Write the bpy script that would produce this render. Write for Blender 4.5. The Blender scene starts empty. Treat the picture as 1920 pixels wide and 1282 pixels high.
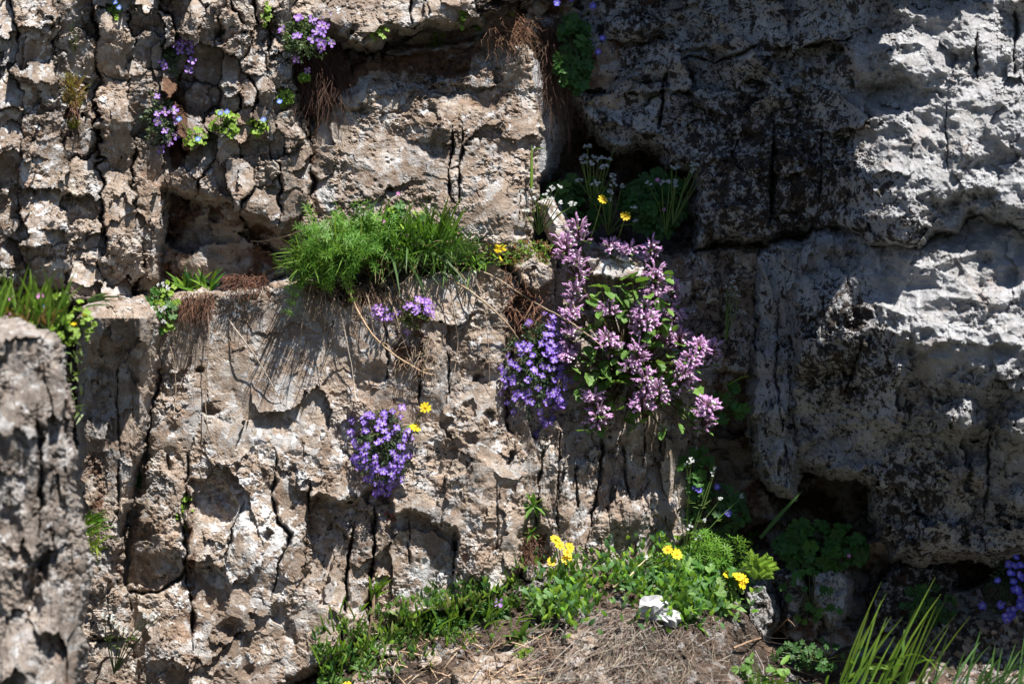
import bpy, math, random
import numpy as np

# ------------------------------------------------------------------ camera, sky, sun, exposure
scene = bpy.context.scene
COL = scene.collection
S = 0.0012            # metres covered by one photograph pixel at the wall plane
DIST = 3.3            # camera to wall plane
SUN = np.array([0.30, -0.42, 0.95]); SUN /= np.linalg.norm(SUN)     # towards the sun

cam = bpy.data.cameras.new('camera'); camo = bpy.data.objects.new('camera', cam); COL.objects.link(camo)
camo.location = (0, -DIST, 0); camo.rotation_euler = (math.pi / 2, 0, 0)
cam.sensor_width = 36; cam.lens = 36 * DIST / (1920 * S); cam.clip_end = 200; cam.clip_start = 0.05
cam.dof.use_dof = True; cam.dof.focus_distance = DIST - 0.07; cam.dof.aperture_fstop = 2.0
scene.camera = camo
scene.render.resolution_x, scene.render.resolution_y = 1024, 683

world = bpy.data.worlds.new('World'); scene.world = world; world.use_nodes = True
wn = world.node_tree; wn.nodes.clear()
sky = wn.nodes.new('ShaderNodeTexSky'); sky.sky_type = 'NISHITA'; sky.sun_disc = False
sky.sun_elevation = math.asin(SUN[2]); sky.sun_rotation = math.atan2(SUN[0], SUN[1]); sky.altitude = 1500; sky.dust_density = 0.3; sky.air_density = 0.8
bg = wn.nodes.new('ShaderNodeBackground'); bg.inputs[1].default_value = 0.075
wo = wn.nodes.new('ShaderNodeOutputWorld')
wn.links.new(sky.outputs[0], bg.inputs[0]); wn.links.new(bg.outputs[0], wo.inputs[0])

sun = bpy.data.lights.new('sun', 'SUN'); sun.energy = 5.0; sun.angle = math.radians(0.5); sun.color = (1.0, 0.96, 0.905)
suno = bpy.data.objects.new('sun', sun); COL.objects.link(suno)
from mathutils import Vector, Matrix, Quaternion
suno.rotation_euler = Vector(SUN).to_track_quat('Z', 'Y').to_euler()
vs = scene.view_settings; vs.view_transform = 'Standard'; vs.look = 'None'; vs.gamma = 1; vs.use_curve_mapping = False
vs.exposure = 1.02
scene.cycles.max_bounces = 6; scene.cycles.diffuse_bounces = 2; scene.cycles.transmission_bounces = 3
scene.cycles.use_denoising = True

# ------------------------------------------------------------------ space: photo pixel + distance in front of the wall -> metres
def W(px, py, h=0.0):
    k = (DIST - h * S) / DIST
    return Vector(((px - 960) * S * k, -h * S, (641 - py) * S * k))

# ------------------------------------------------------------------ noise
_rng = np.random.RandomState(7)
PERM = np.concatenate([_rng.permutation(256)] * 3).astype(np.int64)
def _hash(i, j, s):
    return PERM[(PERM[(PERM[(i & 255)] + (j & 255)) & 255] + s) & 255]
GX = np.cos(np.arange(256) * 2 * np.pi / 256 * 37); GY = np.sin(np.arange(256) * 2 * np.pi / 256 * 37)
def perlin(x, y, seed=0):
    xi = np.floor(x).astype(np.int64); yi = np.floor(y).astype(np.int64)
    xf = x - xi; yf = y - yi
    u = xf * xf * xf * (xf * (xf * 6 - 15) + 10); v = yf * yf * yf * (yf * (yf * 6 - 15) + 10)
    def g(a, b):
        k = _hash(xi + a, yi + b, seed)
        return GX[k] * (xf - a) + GY[k] * (yf - b)
    a = g(0, 0); b = g(1, 0); c = g(0, 1); d = g(1, 1)
    return ((a + (b - a) * u) * (1 - v) + (c + (d - c) * u) * v) * 1.5
def fbm(x, y, octv=4, seed=0, gain=0.5):
    r = 0; a = 1.0; f = 1.0
    for o in range(octv):
        r = r + a * perlin(x * f + o * 17.3, y * f + o * 9.1, seed + o * 13); a *= gain; f *= 2.03
    return r
def ridged(x, y, octv=4, seed=0):
    r = 0; a = 1.0; f = 1.0
    for o in range(octv):
        r = r + a * (1 - np.abs(perlin(x * f + o * 5.7, y * f + o * 3.3, seed + o * 7)) * 2); a *= 0.5; f *= 2.1
    return r
def worley(x, y, seed=0):
    xi = np.floor(x).astype(np.int64); yi = np.floor(y).astype(np.int64)
    f1 = np.full(x.shape, 9.0); f2 = np.full(x.shape, 9.0); idc = np.zeros(x.shape, np.int64)
    cx = np.zeros(x.shape); cy = np.zeros(x.shape)
    for a in (-1, 0, 1):
        for b in (-1, 0, 1):
            k = _hash(xi + a, yi + b, seed); k2 = _hash(xi + a, yi + b, seed + 91)
            ox = xi + a + 0.12 + 0.76 * k / 255.0; oy = yi + b + 0.12 + 0.76 * k2 / 255.0
            d = np.hypot(x - ox, y - oy)
            m = d < f1
            f2 = np.where(m, f1, np.minimum(f2, d))
            idc = np.where(m, k * 256 + k2, idc); cx = np.where(m, ox, cx); cy = np.where(m, oy, cy)
            f1 = np.where(m, d, f1)
    return f1, f2, idc, cx, cy
def facets(x, y, sx, sy, tilt, off, seed, warp=0.25):
    """broken limestone: every cell a plane of its own tilt and height; result in pixels"""
    wx = x / sx + warp * perlin(x / sx * 1.7, y / sy * 1.7, seed + 3); wy = y / sy + warp * perlin(x / sx * 1.7 + 31, y / sy * 1.7, seed + 5)
    wx = wx + 0.07 * fbm(x / sx * 6, y / sy * 6, 2, seed + 15); wy = wy + 0.07 * fbm(x / sx * 6 + 5, y / sy * 6, 2, seed + 16)
    f1, f2, k, cx, cy = worley(wx, wy, seed)
    r1 = ((k * 7919) % 1000) / 500.0 - 1; r2 = ((k * 104729) % 1000) / 500.0 - 1; r3 = ((k * 1299709) % 1000) / 500.0 - 1
    return (r1 * (wx - cx) * sx + r2 * (wy - cy) * sy) * tilt + r3 * off, f2 - f1
def pits(x, y, size, seed, frac=0.5):
    f1, f2, k, cx, cy = worley(x / size + 0.2 * perlin(x / size * 2, y / size * 2, seed), y / size, seed)
    r = ((k * 7919) % 1000) / 1000.0
    rad = 0.12 + 0.33 * ((k * 331) % 100) / 100.0
    return -np.clip(1 - f1 / rad, 0, 1) ** 0.7 * (r < frac)
def scallop(x, y, sx, sy, seed, warp=0.35):
    wx = x / sx + warp * perlin(x / sx, y / sy, seed + 2); wy = y / sy + warp * perlin(x / sx + 9, y / sy, seed + 4)
    f1, f2, k, cx, cy = worley(wx, wy, seed)
    return f1 * f1
def sstep(a, b, t):
    u = np.clip((t - a) / (b - a), 0, 1); return u * u * (3 - 2 * u)
def sdf(poly, x, y):
    """signed distance to a polygon, positive inside"""
    P = np.array(poly, float); Q = np.roll(P, -1, 0)
    d = np.full(x.shape, 1e9); ins = np.zeros(x.shape, bool)
    for (ax, ay), (bx, by) in zip(P, Q):
        ex, ey = bx - ax, by - ay; wx, wy = x - ax, y - ay
        t = np.clip((wx * ex + wy * ey) / (ex * ex + ey * ey + 1e-9), 0, 1)
        d = np.minimum(d, (wx - ex * t) ** 2 + (wy - ey * t) ** 2)
        c = ((ay <= y) != (by <= y))
        if ey != 0: ins ^= c & (wx < ex * wy / ey)
    d = np.sqrt(d); return np.where(ins, d, -d)
def pldist(pl, x, y):
    d = np.full(x.shape, 1e9)
    for (ax, ay), (bx, by) in zip(pl[:-1], pl[1:]):
        ex, ey = bx - ax, by - ay; wx, wy = x - ax, y - ay
        t = np.clip((wx * ex + wy * ey) / (ex * ex + ey * ey + 1e-9), 0, 1)
        d = np.minimum(d, (wx - ex * t) ** 2 + (wy - ey * t) ** 2)
    return np.sqrt(d)

def pldist2(pl, x, y):
    """distance to a polyline, which side of it, and how far along it (0 to 1)"""
    d = np.full(x.shape, 1e9); sg = np.zeros(x.shape); tt = np.zeros(x.shape)
    L = [math.hypot(b[0] - a[0], b[1] - a[1]) for a, b in zip(pl[:-1], pl[1:])]; tot = sum(L); acc = 0
    for (ax, ay), (bx, by), l in zip(pl[:-1], pl[1:], L):
        ex, ey = bx - ax, by - ay; wx, wy = x - ax, y - ay
        t = np.clip((wx * ex + wy * ey) / (ex * ex + ey * ey + 1e-9), 0, 1); q = np.hypot(wx - ex * t, wy - ey * t); m = q < d
        sg = np.where(m, np.sign(ex * wy - ey * wx), sg); tt = np.where(m, (acc + t * l) / tot, tt); d = np.where(m, q, d); acc += l
    return d, sg, tt

# ------------------------------------------------------------------ the sampling grid (photo pixels)
STEP = 1.85
def axis(lo, hi, a, b, st):
    mid = np.arange(a, b + st, st); l = []; r = []; x = a; s = st
    while x > lo: s *= 1.12; x -= s; l.append(x)
    x = mid[-1]; s = st
    while x < hi: s *= 1.12; x += s; r.append(x)
    return np.concatenate([l[::-1], mid, r])
AX = axis(-330, 2300, -12, 1932, STEP); AY = axis(-420, 1560, -12, 1294, STEP)
HTOP = np.full((len(AY), len(AX)), -999.0)      # nearest rock surface, for standing plants on it

def region_axes(poly, pad=18):
    P = np.array(poly, float)
    i0, i1 = np.searchsorted(AX, [P[:, 0].min() - pad, P[:, 0].max() + pad]); j0, j1 = np.searchsorted(AY, [P[:, 1].min() - pad, P[:, 1].max() + pad])
    return slice(max(j0 - 1, 0), j1 + 1), slice(max(i0 - 1, 0), i1 + 1)

def grid_mesh(name, X, Y, H, mask, mat, attrs, parent=None, org=None):
    """a sheet of rock over the True cells of mask, as a mesh"""
    vm = np.zeros(X.shape, bool)
    vm[:-1, :-1] |= mask; vm[1:, :-1] |= mask; vm[:-1, 1:] |= mask; vm[1:, 1:] |= mask
    idx = np.cumsum(vm.ravel()).reshape(vm.shape) - 1
    n = int(vm.sum()); a = idx[:-1, :-1][mask]; b = idx[:-1, 1:][mask]; c = idx[1:, 1:][mask]; d = idx[1:, :-1][mask]
    faces = np.stack([a, d, c, b], 1).astype(np.int32)
    x, y, h = X[vm], Y[vm], H[vm]; k = (DIST - h * S) / DIST
    o = W(*org) if org else Vector((0, 0, 0))
    co = np.stack([(x - 960) * S * k - o.x, -h * S - o.y, (641 - y) * S * k - o.z], 1).astype(np.float32)
    me = bpy.data.meshes.new(name); nf = len(faces)
    me.vertices.add(n); me.vertices.foreach_set('co', co.ravel())
    me.loops.add(nf * 4); me.loops.foreach_set('vertex_index', faces.ravel())
    me.polygons.add(nf); me.polygons.foreach_set('loop_start', np.arange(0, nf * 4, 4, dtype=np.int32))
    me.polygons.foreach_set('loop_total', np.full(nf, 4, np.int32))
    me.polygons.foreach_set('use_smooth', np.zeros(nf, bool))
    me.update(calc_edges=True)
    for an, av in attrs.items():
        at = me.attributes.new(an, 'FLOAT', 'POINT'); at.data.foreach_set('value', np.broadcast_to(av, X.shape)[vm].astype(np.float32).ravel())
    me.materials.append(mat)
    ob = bpy.data.objects.new(name, me); COL.objects.link(ob)
    if parent: ob.parent = parent
    elif org: ob.location = o
    return ob

def tag(o, label=None, cat=None, group=None, kind=None):
    if label: o['label'] = label
    if cat: o['category'] = cat
    if group: o['group'] = group
    if kind: o['kind'] = kind
    return o

# ------------------------------------------------------------------ materials
def rock_mat(name, c1, c2, c3, black=0.0, white=0.0, dirtc=(0.14, 0.075, 0.045), bump=1.0, orange=0.3, dark=1.0):
    m = bpy.data.materials.new(name); m.use_nodes = True; N = m.node_tree.nodes; L = m.node_tree.links; N.clear()
    out = N.new('ShaderNodeOutputMaterial'); bs = N.new('ShaderNodeBsdfPrincipled'); L.new(bs.outputs[0], out.inputs[0])
    bs.inputs['Roughness'].default_value = 0.85; bs.inputs['Specular IOR Level'].default_value = 0.25
    geo = N.new('ShaderNodeNewGeometry'); P = geo.outputs['Position']
    def noise(scale, det=6, rough=0.6, dist=0.0):
        n = N.new('ShaderNodeTexNoise'); n.inputs['Scale'].default_value = scale; n.inputs['Detail'].default_value = det
        n.inputs['Roughness'].default_value = rough; n.inputs['Distortion'].default_value = dist; L.new(P, n.inputs['Vector']); return n.outputs['Fac']
    def ramp(f, a, b):
        n = N.new('ShaderNodeMapRange'); n.inputs[1].default_value = a; n.inputs[2].default_value = b; n.interpolation_type = 'SMOOTHSTEP'; L.new(f, n.inputs[0]); return n.outputs[0]
    def mix(f, a, b):
        n = N.new('ShaderNodeMix'); n.data_type = 'RGBA'
        if isinstance(f, float): n.inputs[0].default_value = f
        else: L.new(f, n.inputs[0])
        for s, v in ((n.inputs[6], a), (n.inputs[7], b)):
            if isinstance(v, tuple): s.default_value = (*v, 1)
            else: L.new(v, s)
        return n.outputs[2]
    def math_(op, a, b):
        n = N.new('ShaderNodeMath'); n.operation = op; n.use_clamp = False
        for s, v in zip(n.inputs, (a, b)):
            if isinstance(v, (int, float)): s.default_value = v
            else: L.new(v, s)
        return n.outputs[0]
    def attr(nm):
        n = N.new('ShaderNodeAttribute'); n.attribute_name = nm; return n.outputs['Fac']
    col = mix(ramp(noise(7, 5, 0.65), 0.38, 0.62), c1, c2)
    col = mix(ramp(noise(31, 4, 0.7), 0.45, 0.68), col, c3)
    col = mix(math_('MULTIPLY', ramp(noise(11, 4, 0.6, 0.6), 0.55, 0.72), orange), col, (0.36, 0.20, 0.11))
    col = mix(math_('MULTIPLY', ramp(noise(4.5, 5, 0.7, 0.8), 0.48, 0.62), 0.75 * dark), col, tuple(0.66 * v for v in c2))
    col = mix(math_('MULTIPLY', ramp(noise(16, 6, 0.68, 1.0), 0.52, 0.60), 0.75), col, mix(ramp(noise(9, 2, 0.5), 0.4, 0.6), (0.46, 0.455, 0.45), (0.37, 0.36, 0.355)))
    col = mix(math_('MULTIPLY', ramp(noise(52, 5, 0.7, 0.5), 0.56, 0.66), 0.6 * dark), col, tuple(0.5 * v for v in c2))
    # fine grain
    g = noise(420, 2, 0.7); col = mix(math_('MULTIPLY', ramp(g, 0.5, 0.75), 0.5), col, (0.16, 0.13, 0.11))
    col = mix(math_('MULTIPLY', ramp(g, 0.47, 0.28), 0.35), col, (0.62, 0.56, 0.50))
    # pale lichen crusts
    wl = math_('ADD', noise(38, 6, 0.62, 0.4), math_('MULTIPLY', math_('SUBTRACT', attr('wht'), 0.5), 0.36))
    col = mix(math_('MULTIPLY', ramp(wl, 0.60, 0.66), 0.85), col, (0.60, 0.60, 0.60))
    # dark brown / black lichen
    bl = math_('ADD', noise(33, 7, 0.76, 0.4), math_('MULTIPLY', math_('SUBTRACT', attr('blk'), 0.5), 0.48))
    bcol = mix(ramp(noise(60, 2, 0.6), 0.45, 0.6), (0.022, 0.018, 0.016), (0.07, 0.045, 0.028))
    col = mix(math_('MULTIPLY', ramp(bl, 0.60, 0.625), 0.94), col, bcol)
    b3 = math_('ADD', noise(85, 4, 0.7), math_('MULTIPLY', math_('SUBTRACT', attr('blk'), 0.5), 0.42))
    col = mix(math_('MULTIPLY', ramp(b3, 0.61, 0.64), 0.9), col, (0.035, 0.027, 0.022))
    # soil in cracks and on ledges
    dl = math_('ADD', noise(30, 5, 0.65), math_('MULTIPLY', math_('SUBTRACT', attr('dirt'), 0.5), 1.1))
    col = mix(ramp(dl, 0.52, 0.72), col, mix(ramp(noise(90, 3, 0.7), 0.4, 0.65), dirtc, tuple(0.45 * v for v in dirtc)))
    L.new(col, bs.inputs['Base Color'])
    b1 = N.new('ShaderNodeBump'); b1.inputs['Strength'].default_value = 0.55 * bump; b1.inputs['Distance'].default_value = 0.006
    L.new(noise(130, 5, 0.68), b1.inputs['Height'])
    b2 = N.new('ShaderNodeBump'); b2.inputs['Strength'].default_value = 0.5 * bump; b2.inputs['Distance'].default_value = 0.0025
    L.new(noise(520, 2, 0.6), b2.inputs['Height']); L.new(b1.outputs[0], b2.inputs['Normal']); L.new(b2.outputs[0], bs.inputs['Normal'])
    return m
M_TAN = rock_mat('limestone_tan', (0.38, 0.305, 0.24), (0.24, 0.175, 0.13), (0.46, 0.415, 0.37), orange=0.32)
M_WARM = rock_mat('limestone_warm', (0.37, 0.295, 0.23), (0.25, 0.18, 0.13), (0.48, 0.44, 0.40), orange=0.48)
M_GREY = rock_mat('limestone_grey', (0.47, 0.475, 0.495), (0.36, 0.355, 0.35), (0.54, 0.55, 0.57), orange=0.38, bump=1.5, dark=0.45)
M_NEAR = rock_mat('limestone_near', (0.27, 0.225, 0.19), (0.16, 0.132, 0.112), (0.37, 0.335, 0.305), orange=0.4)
M_SOIL = rock_mat('soil', (0.105, 0.066, 0.045), (0.065, 0.042, 0.03), (0.17, 0.12, 0.085), bump=1.6, orange=0.3)

# ------------------------------------------------------------------ features carved into a rock, all in photo pixels
def groove(pl, w, d): return ('g', pl, w, d)
def bump(cx, cy, rx, ry, a, rot=0): return ('b', cx, cy, rx, ry, a, rot)
def step(poly, dh, soft=4): return ('s', poly, dh, soft)
def apply(feats, X, Y, H):
    wx = X + 9 * fbm(X / 38, Y / 38, 4, 71, 0.6); wy = Y + 9 * fbm(X / 38 + 50, Y / 38, 4, 75, 0.6)
    for f in feats:
        if f[0] == 'g':
            P = np.array(f[1]); m = (X > P[:, 0].min() - 30) & (X < P[:, 0].max() + 30) & (Y > P[:, 1].min() - 30) & (Y < P[:, 1].max() + 30)
            xs, ys = X[m] + 0.42 * (wx[m] - X[m]), Y[m] + 0.42 * (wy[m] - Y[m]); d, sg, t = pldist2(f[1], xs, ys)
            v = 0.55 + 0.75 * perlin(xs / 31, ys / 31, 55) + 0.5 * perlin(xs / 11, ys / 11, 57); end = sstep(0, 0.16, t) * sstep(1, 0.84, t)
            w = np.maximum(f[2] * v * (0.25 + 0.75 * end), 0.7)
            H[m] += -f[3] * (0.3 + 0.7 * end) * np.exp(-(d / w) ** 2 * 1.3) + sg * 0.16 * f[3] * end * np.exp(-d / (9 + 3 * f[2])) * (1 if int(f[1][0][0]) % 2 else -1)
        elif f[0] == 'b':
            _, cx, cy, rx, ry, a, rot = f; c, s = math.cos(math.radians(rot)), math.sin(math.radians(rot))
            u = ((wx - cx) * c + (wy - cy) * s) / rx; v = (-(wx - cx) * s + (wy - cy) * c) / ry
            H += a * np.clip(1 - (u * u + v * v), 0, 1) ** (0.8 if a < 0 else 1.3)
        else:
            P = np.array(f[1]); m = (X > P[:, 0].min() - 40) & (X < P[:, 0].max() + 40) & (Y > P[:, 1].min() - 40) & (Y < P[:, 1].max() + 40)
            H[m] += f[2] * sstep(-f[3], f[3], sdf(f[1], wx[m], wy[m]))
    return H
def patch(poly, soft=20): return ('s', poly, 1.0, soft)

def build_rock(name, poly, hfun, mat, label, feats=(), edge=10, rough=6.0, drop=5.0, wht=0.4, blk=0.3, dirt=0.0,
               dirts=(), blks=(), whts=(), skirt=16, org=None):
    js, is_ = region_axes(poly, skirt + 6)
    X, Y = np.meshgrid(AX[is_], AY[js])
    edge *= 0.65
    ex = X + rough * fbm(X / 46, Y / 46, 4, len(name) * 3 + 1) + 3.5 * fbm(X / 13, Y / 13, 3, 401); ey = Y + rough * fbm(X / 46 + 77, Y / 46, 4, len(name) * 3 + 2) + 3.5 * fbm(X / 13 + 9, Y / 13, 3, 403)
    e = sdf(poly, ex, ey)
    H = hfun(X, Y)
    H = apply(feats, X, Y, H)
    t = np.clip(1 - e / edge, 0, 1); H = H - edge * (1 - np.sqrt(np.clip(1 - t * t, 0, 1)))
    H = np.where(e < 0, H + np.clip(e, -60, 0) * drop, H)
    c = e[:-1, :-1]; mask = (np.maximum(np.maximum(c, e[1:, 1:]), np.maximum(e[1:, :-1], e[:-1, 1:])) > -skirt)
    def field(base, ps):
        F = np.full(X.shape, float(base))
        for p in ps: k = sstep(-p[2], p[2], sdf(p[1], ex, ey)); F = F * (1 - k) + p[0] * k
        return F
    A = dict(wht=field(wht, whts), blk=field(blk, blks), dirt=field(dirt, dirts))
    ok = e > -2; sub = HTOP[js, is_]; sub[ok] = np.maximum(sub[ok], H[ok])
    o = grid_mesh(name, X, Y, H, mask, mat, A, org=org or (float(np.mean([p[0] for p in poly])), max(p[1] for p in poly), 0))
    if label == 'structure': tag(o, kind='structure')
    else: tag(o, label, 'rock')
    return o

def interp(x, pts):
    p = np.array(pts, float); return np.interp(x, p[:, 0], p[:, 1])
# ------------------------------------------------------------------ rock relief recipes
def relief(X, Y, seed, big=10, fac=1.0, fs=(70, 90), pit=0.0, ps=16, fine=2.2, ver=0.0, scal=0.0, ss=(90, 60)):
    rg = 0.12 + 1.35 * sstep(-0.3, 0.5, fbm(X / 85, Y / 85, 3, seed + 21))            # rough and smooth zones
    H = big * fbm(X / 150, Y / 150, 3, seed)
    if np.any(fac):
        a, _ = facets(X, Y, fs[0], fs[1], 0.30 * fac, 8 * fac, seed + 1); H = H + a
        b, _ = facets(X, Y, fs[0] * 0.36, fs[1] * 0.36, 0.24 * fac, 2.2 * fac, seed + 2); H = H + b * rg
        c, _ = facets(X, Y, 13, 13, 0.30 * fac, 0.9 * fac, seed + 12); H = H + c * rg
    if pit:
        zn = sstep(-0.1, 0.5, fbm(X / 110 + 7, Y / 110, 2, seed + 23))
        H = H + pit * 8 * zn * pits(X, Y, ps * 0.8, seed + 3, 0.5) + pit * 17 * pits(X, Y, ps * 2.2, seed + 4, 0.16)
    if ver: H = H + ver * ridged(X / 26, Y / 240, 3, seed + 6)
    if scal: H = H + scal * scallop(X, Y, ss[0], ss[1], seed + 8) + 0.3 * scal * scallop(X, Y, ss[0] * 0.37, ss[1] * 0.37, seed + 9)
    H = H + 0.66 * fine * rg * fbm(X / 11, Y / 11, 3, seed + 10, 0.66) + 0.24 * fine * (0.35 + 0.65 * rg) * ridged(X / 6, Y / 6, 2, seed + 11) + 1.1 * fine * np.clip(rg, 0, 1.2) * pits(X, Y, 9, seed + 14, 0.45)
    return H

# ------------------------------------------------------------------ cliff behind everything
def make_cliff():
    X, Y = np.meshgrid(AX[::2], AY[::2])
    H = -60 + relief(X, Y, 3, big=18, fac=1.6, fs=(110, 90))
    wx = X + 16 * fbm(X / 60, Y / 60, 3, 5); wy = Y + 16 * fbm(X / 60 + 40, Y / 60, 3, 8)
    def pocket(poly, dh, soft): return dh * sstep(-soft, soft, sdf(poly, wx, wy))
    H += pocket([(1050, 175), (1110, 240), (1180, 250), (1250, 280), (1300, 300), (1315, 480), (1000, 490), (1010, 300)], -230, 40)
    H += pocket([(1490, 860), (1650, 880), (1650, 1000), (1480, 1060), (1470, 900)], -200, 18)
    H += pocket([(1320, 800), (1420, 700), (1480, 900), (1480, 1040), (1330, 1060)], -130, 26)
    H += pocket([(1500, 1040), (1920, 1040), (2300, 1050), (2300, 1180), (1560, 1160)], -90, 26)
    H += pocket([(300, 335), (560, 340), (560, 530), (290, 540)], 30, 16)
    H += pocket([(-400, -500), (2400, -500), (2400, -60), (-400, -60)], 120, 60)
    H += 50 * sstep(300, -100, X)
    d = 0.55 + 0.25 * fbm(X / 90, Y / 90, 3, 44)
    A = dict(wht=np.full(X.shape, 0.1), blk=np.full(X.shape, 0.45), dirt=d)
    o = grid_mesh('cliff', X, Y, H, np.ones((X.shape[0] - 1, X.shape[1] - 1), bool), M_TAN, A)
    tag(o, kind='structure')
    from_up = np.repeat(np.repeat(H, 2, 0), 2, 1)[:HTOP.shape[0], :HTOP.shape[1]]
    HTOP[:from_up.shape[0], :from_up.shape[1]] = np.maximum(HTOP[:from_up.shape[0], :from_up.shape[1]], from_up)
make_cliff()

# ------------------------------------------------------------------ shattered rock, upper left: stone by stone
SHATTER = [(-330, -420), (556, -420), (550, 60), (545, 130), (556, 220), (582, 285), (580, 340), (570, 400), (530, 425), (470, 398), (420, 372), (330, 352),
           (306, 345), (300, 420), (290, 480), (284, 555), (230, 575), (160, 560), (100, 545), (0, 525), (-330, 525)]
SEEDS = """-40,20 -45,90 -50,160 -40,230 -45,300 -40,370 -45,440 -40,505 18,8 16,55 12,110 17,172 12,232 16,292 10,352 20,422 14,484 75,20 82,78 88,124 78,168 58,218 74,272 44,312 72,346 40,402
76,448 58,502 152,12 150,58 146,106 162,146 152,200 160,252 152,288 102,300 100,362 136,312 130,352 146,402 150,462 148,520 106,500 212,18 216,62 218,110 214,152 222,192 226,242 206,290 232,322
200,352 194,402 190,452 204,520 232,560 268,12 264,48 272,112 262,168 288,172 270,232 292,272 270,312 264,348 266,402 264,452 268,502 256,544 302,52 332,24 350,54 376,14 402,38 432,42 462,28
492,18 450,80 492,72 522,40 536,90 480,112 496,152 442,150 432,192 462,184 498,194 386,196 384,122 340,90 360,248 412,222 452,228 492,234 522,262 544,304 332,300 372,300 432,292 482,282
342,332 402,342 452,334 500,334 552,342 536,190 548,244 528,130 500,372 540,400 30,-60 110,-70 190,-60 260,-60 330,-60 410,-70 490,-60 20,-200 150,-200 280,-200 410,-200 530,-180 -150,-100 -160,60 -160,240 -160,420 -290,0 -290,200 -290,400""".split()
SEEDS = np.array([[float(v) for v in s.split(',')] for s in SEEDS])
def islands(c, least=40):
    todo = set(zip(*np.where(c))); out = []
    while todo:
        st = [todo.pop()]; comp = []
        while st:
            j, i = st.pop(); comp.append((j, i))
            for q in ((j + 1, i), (j - 1, i), (j, i + 1), (j, i - 1)):
                if q in todo: todo.remove(q); st.append(q)
        if len(comp) >= least:
            m = np.zeros(c.shape, bool); k = np.array(comp); m[k[:, 0], k[:, 1]] = True; out.append(m)
    return out
def make_shattered():
    js, is_ = region_axes(SHATTER, 20)
    X, Y = np.meshgrid(AX[is_], AY[js]); rn = np.random.RandomState(5)
    ex = X + 7 * fbm(X / 34, Y / 34, 4, 21); ey = Y + 7 * fbm(X / 34 + 60, Y / 34, 4, 22)
    out = sdf(SHATTER, ex, ey)
    wx = X + 10 * fbm(X / 70, Y / 70, 5, 31, 0.55); wy = (Y + 16 * fbm(X / 56 + 20, Y / 56, 5, 33, 0.55))
    gapn = np.clip(0.55 + 1.3 * fbm(X / 55, Y / 60, 3, 93), 0.04, 1.5)
    # left: upright slabs cut into stones; right: irregular blocks round hand-placed centres
    bounds = [-330, -230, -150, -80, -22, 38, 118, 182, 250, 312]; rr = random.Random(12); colsplit = []; SD = []; base_id = 0
    for c in range(len(bounds) - 1):
        ys = [-420.0]
        while ys[-1] < 590: ys.append(ys[-1] + rr.choice((34, 44, 58, 74, 92)) * (1 if bounds[c + 1] - bounds[c] > 40 else .8) + rr.uniform(-6, 6))
        colsplit.append((base_id, ys, rr.uniform(-.35, .35))); base_id += len(ys) - 1
        for a, b_ in zip(ys[:-1], ys[1:]): SD.append(((bounds[c] + bounds[c + 1]) / 2, (a + b_) / 2))
    ncol = base_id; blocks = SEEDS[SEEDS[:, 0] > 296]; SD = np.concatenate([np.array(SD), blocks]); n = len(SD)
    b1 = np.full(X.shape, 1e9); b2 = np.full(X.shape, 1e9); ID = np.zeros(X.shape, int); I2 = np.zeros(X.shape, int)
    for i in range(ncol, n):
        dx = np.abs(wx - SD[i, 0]); dy = np.abs(wy - SD[i, 1]) * 0.8
        d = 0.55 * np.hypot(dx, dy) + 0.45 * np.maximum(dx, dy) - rn.uniform(0, 9); m = d < b1; m2 = ~m & (d < b2)
        I2 = np.where(m, ID, np.where(m2, i, I2)); b2 = np.where(m, b1, np.where(m2, d, b2)); ID = np.where(m, i, ID); b1 = np.where(m, d, b1)
    e = (b2 - b1) * 0.55; vert = np.abs(SD[ID, 0] - SD[I2, 0]) > 0.9 * np.abs(SD[ID, 1] - SD[I2, 1])
    xw = X + 15 * fbm(X / 120, Y / 100, 3, 81) + 10 * fbm(X / 60, Y / 42, 4, 83, 0.6) - 0.045 * (Y - 250); lim = 312 + 10 * fbm(X / 60, Y / 60, 3, 84)
    for c, (b0, ys, sl) in enumerate(colsplit):
        lo, hi = bounds[c], (bounds[c + 1] if c < len(bounds) - 2 else 312); m = (xw >= lo) & (xw < hi)
        yw = wy + sl * (X - (lo + hi) / 2) + 7 * fbm(X / 26 + c * 7, Y / 26, 3, 87); k = np.clip(np.searchsorted(ys, yw) - 1, 0, len(ys) - 2); ya = np.array(ys)
        dv = np.minimum(xw - lo, hi - xw); up_ = yw - ya[k]; dn_ = ya[k + 1] - yw; dh_ = np.minimum(up_, dn_); isv = dv < dh_
        ID = np.where(m, b0 + k, ID); nb = np.where(up_ < dn_, np.maximum(k - 1, 0), np.minimum(k + 1, len(ys) - 2))
        I2 = np.where(m, np.where(isv, np.where(xw - lo < hi - xw, 2000 + c, 2001 + c), b0 + nb), I2); vert = np.where(m, isv, vert); e = np.where(m, np.minimum(dv, dh_) * .9, e)
    pk = ((np.minimum(ID, I2) * 131 + np.maximum(ID, I2) * 71) % 97) / 97.0
    pk = np.where((I2 >= 2000), ((I2 * 37) % 10) / 10.0 * .6 + .4 * np.clip(.5 + .8 * fbm(X / 90, Y / 50, 2, 68), 0, 1), pk)
    gd = np.where(vert, np.where(pk < 0.4, 4, 8 + 30 * (pk - 0.2)), np.where(pk < 0.72, 1.0, 26 * (pk - 0.6)))
    gw = np.where(vert, 1.2 + 2.2 * pk, 1.0 + 1.2 * pk) * (0.6 + 0.9 * np.clip(0.5 + fbm(X / 30, Y / 30, 3, 66), 0, 1.4))
    base = interp(X, [(-330, 330), (0, 215), (120, 150), (250, 85), (320, 62), (560, 55)]) + 0.05 * (300 - Y)
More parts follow.
